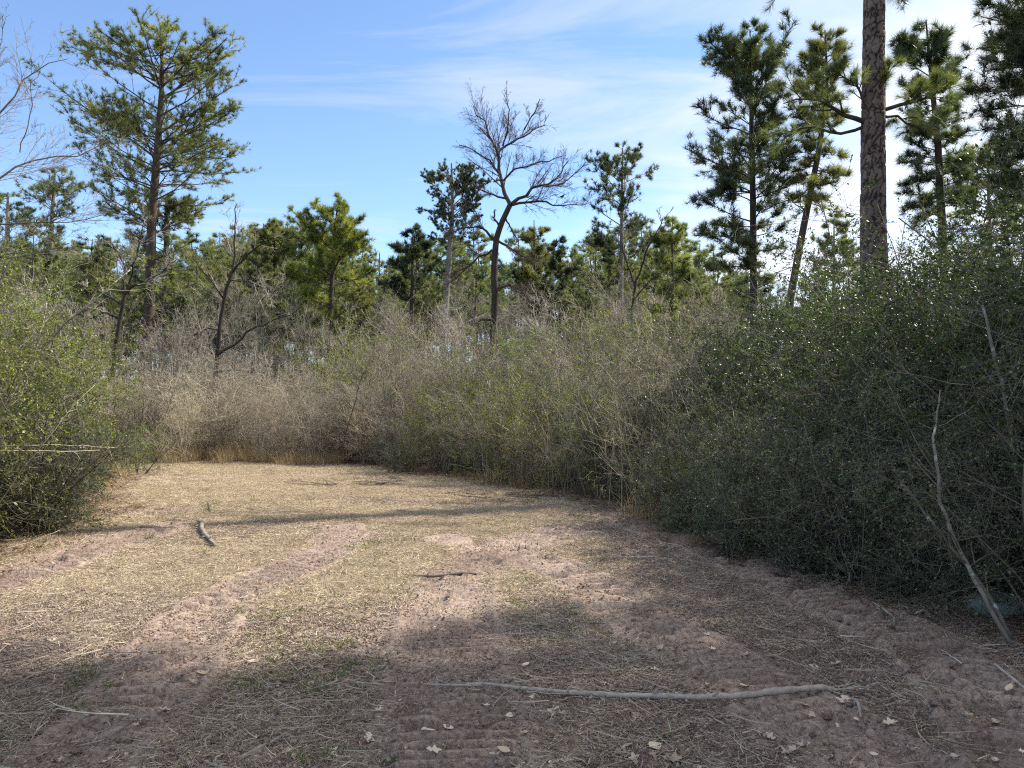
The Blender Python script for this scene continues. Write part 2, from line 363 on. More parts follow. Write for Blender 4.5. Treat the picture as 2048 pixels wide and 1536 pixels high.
def soil_mat():
    m, t = mat_new('soil')
    co = t('ShaderNodeTexCoord').outputs['Object']
    st = t('ShaderNodeAttribute', attribute_name='straw').outputs['Fac']
    du = t('ShaderNodeAttribute', attribute_name='duff').outputs['Fac']
    n1 = t('ShaderNodeTexNoise', {'Vector': co, 'Scale': 1.1, 'Detail': 5.0}).outputs[0]
    n2 = t('ShaderNodeTexNoise', {'Vector': co, 'Scale': 38.0, 'Detail': 8.0, 'Roughness': 0.72}).outputs[0]
    n3 = t('ShaderNodeTexNoise', {'Vector': co, 'Scale': 240.0, 'Detail': 4.0, 'Roughness': 0.7}).outputs[0]
    soil = t.mix(t.maprange(n1, 0.35, 0.65), (0.36, 0.27, 0.22), (0.50, 0.395, 0.325))
    soil = t.mix(t.maprange(n2, 0.57, 0.36), soil, (0.16, 0.115, 0.09))
    strc = t.mix(t.maprange(n2, 0.35, 0.62), (0.30, 0.23, 0.155), (0.58, 0.48, 0.34))
    f = t.math('MULTIPLY', st, t.maprange(n2, 0.25, 0.6, 0.5, 1.0), True)
    c = t.mix(f, soil, strc)
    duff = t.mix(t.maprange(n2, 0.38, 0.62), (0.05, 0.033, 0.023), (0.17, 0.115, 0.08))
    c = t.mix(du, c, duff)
    c = t.mix(t.maprange(n3, 0.3, 0.7, 0.0, 0.55), c, t.mix(1.0, c, (0.6, 0.58, 0.57), 'MULTIPLY'))
    h = t.math('ADD', t.math('MULTIPLY', n2, 1.0), t.math('MULTIPLY', n3, 0.35))
    bp = t('ShaderNodeBump', {'Strength': 0.9, 'Distance': 0.022, 'Height': h})
    b = t('ShaderNodeBsdfPrincipled', {'Base Color': c, 'Roughness': 0.92, 'Specular IOR Level': 0.2, 'Normal': bp.outputs[0]})
    t('ShaderNodeOutputMaterial', {0: b.outputs[0]}); return m
M['soil'] = soil_mat()

# ------------------------------------------------------------------ ground
def grid_ground(name, ys, nx, xw, dz, edge):
    u = np.linspace(-1, 1, nx); Y = np.repeat(ys[:, None], nx, 1); X = u[None] * xw(ys)[:, None]
    Z, bare = ground_z(X, Y); D = clear_d(X, Y)
    if edge:
        e = np.minimum(sstep(0, 0.05, 1 - np.abs(u))[None], np.minimum(sstep(0, 0.05, np.linspace(0, 1, len(ys)))[:, None], sstep(1, 0.95, np.linspace(0, 1, len(ys)))[:, None]))
        Z = Z * e - 0.14 * (1 - e)
    else: Z = Z * 0 + dz
    V = np.stack([X, Y, Z], -1).reshape(-1, 3)
    i = np.arange(len(ys) - 1)[:, None] * nx + np.arange(nx - 1)[None]
    F = np.stack([i, i + 1, i + nx + 1, i + nx], -1).reshape(-1, 4)
    mb = MB(); mb.add(V, F); me = mb.mesh(name, M['soil'], True)
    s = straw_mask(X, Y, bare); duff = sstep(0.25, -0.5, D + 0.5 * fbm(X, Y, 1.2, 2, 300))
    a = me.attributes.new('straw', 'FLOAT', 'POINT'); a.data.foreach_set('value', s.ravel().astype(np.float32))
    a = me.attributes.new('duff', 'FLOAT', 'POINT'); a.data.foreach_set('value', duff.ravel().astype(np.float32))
    return tag(put(name, me), kind='structure')
ys = [1.2]
while ys[-1] < 27: ys.append(ys[-1] * (1.012 if ys[-1] < 2.4 else 1.0033 if ys[-1] < 8 else 1.006))
grid_ground('clearing_soil', np.array(ys), 500, lambda y: 0.74 * y + 2.2, 0, True)
big = np.r_[-400, -50, np.linspace(-20, 60, 60), 90, 150, 300, 700, 1500, 2500]
grid_ground('ground', big, 90, lambda y: np.full(len(y), 1.0) * (60 + np.maximum(np.abs(y) - 60, 0)), -0.10, False)

# ------------------------------------------------------------------ ground litter (stuff, instanced by nodes from one piece that lies in the scene)
def scatter(name, label_kind, src, P, rotz, scl):
    me = bpy.data.meshes.new(name); me.vertices.add(len(P)); me.vertices.foreach_set('co', P.astype(np.float32).ravel())
    a = me.attributes.new('rz', 'FLOAT_VECTOR', 'POINT')
    a.data.foreach_set('vector', np.stack([rng.uniform(-.08, .08, len(P)), rng.uniform(-.08, .08, len(P)), rotz], 1).astype(np.float32).ravel())
    a = me.attributes.new('sc', 'FLOAT', 'POINT'); a.data.foreach_set('value', scl.astype(np.float32))
    o = put(name, me); tag(o, kind='stuff')
    g = bpy.data.node_groups.new(name, 'GeometryNodeTree')
    g.interface.new_socket('Geometry', in_out='INPUT', socket_type='NodeSocketGeometry'); g.interface.new_socket('Geometry', in_out='OUTPUT', socket_type='NodeSocketGeometry')
    N = g.nodes; L = g.links
    gi = N.new('NodeGroupInput'); go = N.new('NodeGroupOutput'); ip = N.new('GeometryNodeInstanceOnPoints'); oi = N.new('GeometryNodeObjectInfo')
    oi.inputs[0].default_value = src
    ra = N.new('GeometryNodeInputNamedAttribute'); ra.data_type = 'FLOAT_VECTOR'; ra.inputs[0].default_value = 'rz'
    sa = N.new('GeometryNodeInputNamedAttribute'); sa.data_type = 'FLOAT'; sa.inputs[0].default_value = 'sc'
    L.new(gi.outputs[0], ip.inputs['Points']); L.new(oi.outputs['Geometry'], ip.inputs['Instance'])
    L.new(ra.outputs[0], ip.inputs['Rotation']); L.new(sa.outputs[0], ip.inputs['Scale']); L.new(ip.outputs[0], go.inputs[0])
    md = o.modifiers.new('scatter', 'NODES'); md.node_group = g
    return o
def blades(mb, n, rad, ln, wd, tilt, lift, curl=0.5, upright=False):
    """bent blades, two segments each"""
    r = rad * np.sqrt(rng.uniform(0, 1, n)); th = rng.uniform(0, 6.283, n)
    O = np.stack([r * np.cos(th), r * np.sin(th), rng.uniform(0, lift, n)], 1)
    a = rng.uniform(0, 6.283, n); e = np.radians(rng.uniform(tilt[0], tilt[1], n))
    D = np.stack([np.cos(a) * np.cos(e), np.sin(a) * np.cos(e), np.sin(e)], 1)
    l = (ln[0] + (ln[1] - ln[0]) * rng.uniform(0, 1, n) ** 2)[:, None]; S = nrm(np.cross(D, rng.normal(size=D.shape))) * wd * rng.uniform(0.6, 1.4, (n, 1))
    M1 = O + D * l * 0.5; D2 = nrm(D + curl * rng.normal(size=D.shape) * (0.5 if upright else 1) - (np.array((0, 0, 0.35)) if upright else np.array((0, 0, 0.1)))); C = M1 + D2 * l * 0.5
    if not upright: C[:, 2] = np.maximum(C[:, 2], 0.0)
    V = np.stack([O - S, O + S, M1 + S * 0.8, M1 - S * 0.8, C + S * 0.2, C - S * 0.2], 1).reshape(-1, 3)
    b = np.arange(n)[:, None] * 6
    mb.add(V, np.concatenate([b + np.array([[0, 1, 2, 3]]), b + np.array([[3, 2, 4, 5]])]), np.repeat(rng.uniform(0, 1, n), 6))
def scatter_pts(n, ymax, fn, ymin=1.6):
    y = ymin * (ymax / ymin) ** rng.uniform(0, 1, n * 3) if fn is None else rng.uniform(ymin, ymax, n * 3)
    x = rng.uniform(-1, 1, n * 3) * (0.72 * y + 0.9)
    return x, y
def litter(name, mk, mat, N, dens, ymax, scl=(0.7, 1.3), nvar=2, ymin=1.8, pw=1.0, dz=0.0):
    for v in range(nvar):
        mb = MB(); mk(mb); me = mb.mesh(name, mat)
        n = N // nvar
        u = rng.uniform(0, 1, n * 4)
        y = (ymin ** pw + u * (ymax ** pw - ymin ** pw)) ** (1 / pw)
        x = rng.uniform(-1, 1, n * 4) * (0.70 * y + 0.7)
        z, bare = ground_z(x, y); keep = rng.uniform(0, 1, n * 4) < dens(x, y, bare)
        P = np.stack([x, y, z + 0.002 + dz], 1)[keep][:n]
        src = put(name + '_patch', me, loc=P[0]); tag(src, kind='stuff')
        scatter(name, None, src, P[1:], rng.uniform(0, 6.283, len(P) - 1), rng.uniform(scl[0], scl[1], len(P) - 1))
inC = lambda x, y: sstep(-0.5, 0.1, clear_d(x, y))
litter('dead_grass_litter', lambda mb: (blades(mb, 60, 0.13, (0.02, 0.09), 0.0012, (-2, 14), 0.010), blades(mb, 9, 0.12, (0.03, 0.09), 0.0013, (15, 60), 0.0, upright=True)),
       M['straw'], 36000, lambda x, y, b: straw_mask(x, y, b) * inC(x, y), 21, nvar=3)
litter('soil_straw', lambda mb: (blades(mb, 22, 0.14, (0.02, 0.10), 0.0012, (-2, 12), 0.010), blades(mb, 1, 0.12, (0.1, 0.22), 0.0018, (-2, 8), 0.012, 0.2)),
       M['straw_grey'], 8500, lambda x, y, b: (1 - .96 * b) * inC(x, y) * (0.3 + 0.55 * sstep(-0.1, 0.1, fbm(x, y, 1.1, 2, 401))), 14, nvar=3)
litter('dark_mulch', lambda mb: (blades(mb, 26, 0.13, (0.012, 0.06), 0.0024, (-2, 22), 0.010),),
       M['mulch'], 8000, lambda x, y, b: (1 - b) * (0.25 + 0.75 * sstep(-0.02, 0.12, fbm(x, y, 1.4, 3, 411))) * (0.5 + 0.5 * sstep(-1, 2, x)), 18, nvar=3)
litter('twig_debris', lambda mb: blades(mb, 11, 0.15, (0.03, 0.15), 0.0012, (-2, 12), 0.012, 0.3),
       M['mulch'], 4600, lambda x, y, b: (1 - .9 * b) * inC(x, y) * np.clip(sstep(-.9, -2.2, x + .25 * (y - 4)) * sstep(7.5, 6, y) + sstep(.9, 2.4, x) + .12, 0, 1), 12, nvar=2)
def clods(mb, n=26, rad=0.22, s=(0.003, 0.014)):
    oct_v = np.array([(1, 0, 0), (-1, 0, 0), (0, 1, 0), (0, -1, 0), (0, 0, 1), (0, 0, -.6)], float)
    oct_f = np.array([(0, 2, 4), (2, 1, 4), (1, 3, 4), (3, 0, 4), (2, 0, 5), (1, 2, 5), (3, 1, 5), (0, 3, 5)])
    r = rad * np.sqrt(rng.uniform(0, 1, n)); th = rng.uniform(0, 6.283, n)
    O = np.stack([r * np.cos(th), r * np.sin(th), r * 0], 1); sz = s[0] + (s[1] - s[0]) * rng.uniform(0, 1, n) ** 3
    V = O[:, None] + oct_v[None] * sz[:, None, None] * rng.uniform(0.6, 1.3, (n, 6, 3))
    F = np.arange(n)[:, None, None] * 6 + oct_f[None]
    mb.add(V, F.reshape(-1, 3), np.repeat(rng.uniform(0, 1, n), 6))
litter('soil_crumbs', lambda mb: clods(mb), M['clod'], 11000, lambda x, y, b: inC(x, y) * (1 - 0.85 * b) * (1 - 0.6 * straw_mask(x, y, b)), 13, nvar=2)
def deadleaf(mb, n, rad, s):
    r = rad * np.sqrt(rng.uniform(0, 1, n)); th = rng.uniform(0, 6.283, n)
    O = np.stack([r * np.cos(th), r * np.sin(th), rng.uniform(0, .03, n)], 1)
    a = rng.uniform(0, 6.283, n); D = np.stack([np.cos(a), np.sin(a), rng.normal(0, .15, n)], 1)
    leaves(mb, O, D * 3, s, s * 0.5, flatn=0.75)
litter('leaf_litter', lambda mb: (deadleaf(mb, 50, 0.35, 0.045), blades(mb, 50, 0.35, (0.05, 0.25), 0.0018, (-2, 15), 0.02, 0.3)),
       M['leaf_rust'], 4500, lambda x, y, b: sstep(0.45, -0.3, clear_d(x, y)), 24, nvar=2)
litter('tall_dead_grass', lambda mb: blades(mb, 60, 0.16, (0.18, 0.55), 0.0022, (48, 88), 0.0, upright=True), M['dead_grass'], 1500,
       lambda x, y, b: sstep(0.25, 0.0, clear_d(x, y)) * sstep(-4.5, -1.5, clear_d(x, y)) * (0.12 + 0.88 * sstep(12, 17, y)) * sstep(-.08, .12, fbm(x, y, .8, 2, 455)) * (x > -12), 24, nvar=2, ymin=6)
litter('low_green_weeds', lambda mb: blades(mb, 34, 0.11, (0.03, 0.09), 0.0028, (15, 75), 0.0, upright=True), M['grass_green'], 260,
       lambda x, y, b: inC(x, y) * (1 - b) * sstep(0.06, 0.18, fbm(x, y, 0.8, 2, 431)) * sstep(2.5, -0.5, x), 14, nvar=1)

# ------------------------------------------------------------------ shrubs
def wood(me_name, levels, mat, ks):
    mb = MB()
    for (P, Rr), k in zip(levels, ks): tubes(mb, P, Rr, k, rng.uniform(0, 1, len(P)))
    return mb.mesh(me_name, mat)
def stems0(n, H, spread, r0, rad=0.2, m=7, wig=0.06, lean=(0.05, 0.55)):
    a = rng.uniform(0, 6.283, n); le = rng.uniform(lean[0], lean[1], n) * spread
    D = nrm(np.stack([np.cos(a) * le, np.sin(a) * le, np.ones(n)], 1))
    P = np.empty((n, m, 3)); P[:, 0] = np.stack([np.cos(a) * rad * rng.uniform(.2, 1, n), np.sin(a) * rad * rng.uniform(.2, 1, n), np.full(n, -0.08)], 1)
    L = H * rng.uniform(0.7, 1.08, n)[:, None] / (m - 1)
    for i in range(1, m):
        D = nrm(D + wig * rng.normal(size=D.shape)); P[:, i] = P[:, i - 1] + D * L
    r = r0 * rng.uniform(0.6, 1.2, n)[:, None] * (1 - 0.75 * np.linspace(0, 1, m)[None]); return P, r
def along(P, Rr, n, t=(0.1, 1)):
    idx = rng.integers(0, len(P), n); O, T, _ = sample(P, Rr, idx, rng.uniform(t[0], t[1], n)); return O, T
PROTO = {}
def proto(kind, name, parts):
    PROTO.setdefault(kind, []).append((name, parts))
def place(kind, x, y, label, cat, group, s=1.0, i=None, z=None, tilt=(0, 0)):
    name, parts = random.choice(PROTO[kind]) if i is None else PROTO[kind][i]
    e = bpy.data.objects.new(name, None); col.objects.link(e)
    e.location = (float(x), float(y), (gz(x, y) if y < 26 else -0.1) if z is None else z)
    e.rotation_euler = (tilt[0], tilt[1], random.uniform(0, 6.283))
    e.scale = s if hasattr(s, '__len__') else (s, s, s); e.empty_display_size = 0.2
    tag(e, label, cat, group)
    for pn, me in parts:
        o = bpy.data.objects.new(pn, me); col.objects.link(o); o.parent = e
    return e
def yaupon(H, leafmat, nleaf, dens=1.0, base=0.05, lsz=0.030):
    S = stems0(8, H, 1.0, 0.015, 0.25, 8, 0.09, (0.1, 1.0))
    b1 = grow(*S, 13, (base, 1.0), (45, 90), 0.50, (0.5, 1.3), 0.55, 0.06, 0.12, -0.02, 6, 0.5, 0.3, 0.003)
    b1[0][:, :, 2] = np.maximum(b1[0][:, :, 2], 0.05 + 0.1 * np.abs(np.sin(b1[0][:, :, 0] * 9)))
    b2 = grow(*b1[:2], 7, (0.15, 1.0), (30, 75), 0.55, (0.5, 1.2), 0.35, 0.05, 0.12, 0.02, 4, 0.6, 0.4, 0.0022)
    b3 = grow(*b2[:2], 4.2 * dens, (0.1, 1.0), (30, 80), 0.5, (0.5, 1.3), 0.3, 0.05, 0.1, 0.0, 2, 0.6, 0.5, 0.0016)
    w1 = wood('stems', [S, b1[:2]], M['twig_holly'], [6, 4]); w2 = wood('twigs', [b2[:2], b3[:2]], M['twig_holly'], [3, 3])
    mb = MB(); O, T = along(*b3[:2], int(nleaf * .75), (0.15, 1)); O2, T2 = along(*b2[:2], int(nleaf * .25), (.3, 1))
    O = np.r_[O, O2]; T = np.r_[T, T2]
    cl_ = vnoise(O[:, 0] * 3.1 + O[:, 2] * 1.7, O[:, 1] * 3.1 - O[:, 2] * 2.3, 21) * .6 + vnoise(O[:, 0] * 7 + O[:, 2] * 4, O[:, 1] * 7 - O[:, 2] * 5, 22) * .4
    kp = rng.uniform(0, 1, len(O)) < sstep(.22, .55, cl_) * .95 + .05; O = O[kp]; T = T[kp]; cl_ = cl_[kp]
    leaves(mb, O, T, lsz, lsz * 0.55, np.clip(.1 + .8 * vnoise(O[:, 0] * 2.3, O[:, 1] * 2.3 + O[:, 2] * 2, 25) + rng.normal(0, .17, len(O)), 0, 1))
    return [('stems', w1), ('twigs', w2), ('foliage', mb.mesh('foliage', leafmat))]
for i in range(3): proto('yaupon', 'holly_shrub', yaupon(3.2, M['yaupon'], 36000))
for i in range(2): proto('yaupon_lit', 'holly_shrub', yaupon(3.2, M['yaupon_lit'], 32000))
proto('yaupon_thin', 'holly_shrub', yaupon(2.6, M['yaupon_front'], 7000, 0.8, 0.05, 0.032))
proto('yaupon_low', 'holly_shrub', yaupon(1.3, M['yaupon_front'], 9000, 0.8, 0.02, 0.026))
proto('privet', 'leafy_bush', yaupon(1.5, M['privet'], 4500, 0.7, 0.1, 0.035))
def brush(H, mat, stems=16, k=(9, 6, 3.2), r0=0.011, lf=0, lean=0.8, up=0.05):
    S = stems0(stems, H, lean, r0, 0.45, 7, 0.14, (.05, .75))
    b1 = grow(*S, k[0], (0.12, 1.0), (25, 80), 0.42, (0.5, 1.5), 0.40, up, 0.18, 0.0, 5, 0.5, 0.4, 0.0035)
    b2 = grow(*b1[:2], k[1], (0.1, 1.0), (25, 70), 0.5, (0.5, 1.3), 0.35, 0.05, 0.14, 0.0, 3, 0.6, 0.5, 0.0028)
    b3 = grow(*b2[:2], k[2], (0.1, 1.0), (25, 75), 0.55, (0.5, 1.3), 0.3, 0.05, 0.1, 0.0, 2, 0.6, 0.5, 0.0022)
    w1 = wood('stems', [S, b1[:2]], mat, [4, 3]); w2 = wood('twigs', [b2[:2], b3[:2]], mat, [3, 3])
    parts = [('stems', w1), ('twigs', w2)]
    if lf:
        mb = MB(); O, T = along(*b3[:2], lf, (0.2, 1)); leaves(mb, O, T, 0.03, 0.016); parts.append(('foliage', mb.mesh('foliage', M['yaupon_lit'])))
    return parts
for i in range(3): proto('brush', 'bare_shrub', brush(2.3, M['twig_tan']))
for i in range(2): proto('brush_grey', 'bare_shrub', brush(3.0, M['twig_grey'], 13, (10, 6, 3.2), 0.014, lean=0.55))
for i in range(2): proto('brush_leafy', 'half_bare_shrub', brush(3.0, M['twig_grey'], 13, (10, 6, 3), 0.014, 3200, 0.5))
proto('brush_arch', 'bare_shrub', brush(3.9, M['twig_grey'], 9, (9, 5, 3), 0.010, 0, 1.5))
proto('brush_arch', 'bare_shrub', brush(3.4, M['twig_tan'], 9, (8, 5, 3), 0.010, 700, 1.5))
proto('brush_dark', 'bare_shrub', brush(2.2, M['twig_dark'], 16, (8, 5, 2.5), 0.012, 0, 0.5))

LMK = [(-400, 90, 'at the far left edge'), (90, 230, 'left of the tallest pine'), (230, 345, 'behind the tallest left pine'), (345, 420, 'left of the crooked bare tree'), (420, 520, 'at the crooked bare tree'),
       (520, 630, 'under the two mid-green pines'), (630, 710, 'under the bright pine'), (710, 790, 'right of the bright pine'), (790, 870, 'below the pointed dark pine'), (870, 950, 'below the round cedar'),
       (950, 1030, 'beside the tall bare tree'), (1030, 1100, 'right of the tall bare tree'), (1100, 1190, 'left of the airy pine'), (1190, 1290, 'below the tall airy pine'), (1290, 1400, 'right of the airy pine'),
       (1400, 1480, 'left of the big dark pine'), (1480, 1550, 'below the big dark pine'), (1550, 1640, 'below the leaning pine'), (1640, 1710, 'left of the thick trunk'), (1710, 1790, 'below the thick trunk'), (1790, 1870, 'right of the thick trunk'),
       (1870, 1960, 'below the clump-topped pine'), (1960, 2060, 'at the right edge'), (2060, 9999, 'past the right edge')]
def near(x, y):
    px = 1024 + FPX * x / max(y, .5)
    return next((t for a, b, t in LMK if a <= px < b), 'past the left edge')
def row(x, y):
    d = -cdl(x, y); return 'front' if d < 1.6 else ('second' if d < 3.2 else ('third' if d < 5 else 'rear'))
def spread(n, fn, box, mind, tries=40):
    out = []
    for _ in range(n * tries):
        if len(out) >= n: break
        x = random.uniform(box[0], box[1]); y = random.uniform(box[2], box[3])
        if not fn(x, y): continue
        if any((x - a) ** 2 + (y - b) ** 2 < mind ** 2 for a, b in out): continue
        out.append((x, y))
    return out
cdl = lambda x, y: float(clear_d(np.array([x]), np.array([y]))[0])
infr = lambda x, y, m=0.74: abs(x) < m * y + 1.5
# right-hand holly thicket
def right_zone(x, y):
    d = cdl(x, y); return -8.5 < d < -0.75 and x > 0.9 + max(0, (y - 12) * 0.25) and infr(x, y, 0.95)
for x, y in spread(150, right_zone, (0.5, 20, 3.2, 22), 0.85):
    h = 0.86 + 0.20 * min(1, max(0, x - 1.5) / 3) + 0.14 * min(1, max(0, -cdl(x, y) - 1) / 2)
    dd = -cdl(x, y)
    if x < 3.4: h = min(1.12, .42 + .17 * dd)
    elif dd < 1.6: h *= 0.72
    if 1360 < 1024 + FPX * x / y < 1690: h *= 0.84
    if dd > 1.8: h *= 1 + .17 * min(1, max(0, (1024 + FPX * x / y - 1800) / 230))
    dark = x > 3.6 or y < 9  # these shrubs get the leaf with shade in its colour
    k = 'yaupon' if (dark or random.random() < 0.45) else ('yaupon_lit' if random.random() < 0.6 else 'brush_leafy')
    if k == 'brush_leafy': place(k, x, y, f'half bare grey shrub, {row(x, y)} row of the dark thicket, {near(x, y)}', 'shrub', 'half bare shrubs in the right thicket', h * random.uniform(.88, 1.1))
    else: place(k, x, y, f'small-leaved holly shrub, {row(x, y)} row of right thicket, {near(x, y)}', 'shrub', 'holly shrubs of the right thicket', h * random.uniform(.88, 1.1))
# low, thin front row in the shade at right
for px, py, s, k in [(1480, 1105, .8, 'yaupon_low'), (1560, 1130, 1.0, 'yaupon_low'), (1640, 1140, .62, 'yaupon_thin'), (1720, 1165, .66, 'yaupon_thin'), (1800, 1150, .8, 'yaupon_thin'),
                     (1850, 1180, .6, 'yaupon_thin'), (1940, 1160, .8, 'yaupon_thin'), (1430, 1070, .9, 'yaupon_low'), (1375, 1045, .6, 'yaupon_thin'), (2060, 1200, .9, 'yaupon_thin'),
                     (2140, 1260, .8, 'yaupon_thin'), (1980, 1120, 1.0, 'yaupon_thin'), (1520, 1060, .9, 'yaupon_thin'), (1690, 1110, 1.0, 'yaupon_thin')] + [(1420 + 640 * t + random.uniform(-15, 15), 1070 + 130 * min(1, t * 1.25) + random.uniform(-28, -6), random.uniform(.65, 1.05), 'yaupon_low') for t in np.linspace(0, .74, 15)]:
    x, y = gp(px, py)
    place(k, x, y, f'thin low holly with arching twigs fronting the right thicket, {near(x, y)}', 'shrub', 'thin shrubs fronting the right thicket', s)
# middle brush, from the right thicket round to the far end
def mid_zone(x, y):
    d = cdl(x, y); return -7.5 < d < -0.35 and -3.8 < x < 2.4 + (y - 12) * 0.3 and y > 10.5
for x, y in spread(120, mid_zone, (-6, 8, 10, 27), 0.78):
    k = random.choice(['brush_grey', 'brush_leafy', 'brush_leafy', 'brush_arch', 'brush', 'brush_dark', 'yaupon_lit'])
    if x > 0.3: k = random.choice(['brush_leafy', 'brush_leafy', 'yaupon_lit', 'brush_dark', 'brush', 'brush_arch'])
    h = min(1.1, 0.62 + .12 * max(0, -cdl(x, y)))
    place(k, x, y, f'tangled {"leafy " if k in ("brush_leafy", "yaupon_lit") else "leafless "}shrub, {row(x, y)} row of central brush, {near(x, y)}', 'shrub', 'shrubs of the central brush', h * random.uniform(.7, 1.2) * (0.92 if k != 'brush' else 1.15))
# far brush at the end of the clearing
def far_zone(x, y):
    d = cdl(x, y); return -9 < d < -0.5 and x <= -3.2 and y > 17.5 and infr(x, y)
for x, y in spread(150, far_zone, (-24, -3, 17.5, 29), 0.85):
    k = random.choice(['brush', 'brush', 'brush_dark', 'brush_arch', 'brush_grey']); h = 0.88 + min(.3, max(0, -cdl(x, y)) * .03)
    place(k, x, y, f'leafless tan shrub, {row(x, y)} row across the clearing end, {near(x, y)}', 'shrub', 'tan shrubs across the far end of the clearing', h * random.uniform(.68, 1.15) * (0.78 if k == 'brush_grey' else .68 if k == 'brush_arch' else 1))
# left-hand thicket, sunlit
def left_zone(x, y):
    d = cdl(x, y); return -6.5 < d < -1.1 and x < -4.5 and 5.5 < y < 19 and 1024 + FPX * (x + 1.75) / y < 225 and infr(x, y, 0.85)
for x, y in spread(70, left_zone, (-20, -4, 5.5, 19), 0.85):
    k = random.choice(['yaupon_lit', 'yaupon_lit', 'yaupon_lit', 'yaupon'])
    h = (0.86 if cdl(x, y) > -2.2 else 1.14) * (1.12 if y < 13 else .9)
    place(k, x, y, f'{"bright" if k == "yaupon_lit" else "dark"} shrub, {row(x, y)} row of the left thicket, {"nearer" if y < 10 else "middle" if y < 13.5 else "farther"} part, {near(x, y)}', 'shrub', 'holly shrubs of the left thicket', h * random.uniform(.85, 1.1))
for _i, (px, py, s) in enumerate([(60, 1062, 1.25), (100, 1045, 1.2), (135, 1018, 0.9), (10, 1085, 1.2), (140, 985, 1.0)]):
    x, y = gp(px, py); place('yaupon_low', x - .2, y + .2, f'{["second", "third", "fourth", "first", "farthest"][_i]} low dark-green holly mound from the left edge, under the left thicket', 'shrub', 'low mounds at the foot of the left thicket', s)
x, y = gp(262, 950); place('privet', x, y + .3, 'small bright-green leafy bush at the left corner of the far brush', 'bush', None, .85)
x, y = gp(790, 945); place('yaupon_low', x, y, 'low grey-green sprawling bush at the front of the central brush', 'bush', None, .75)

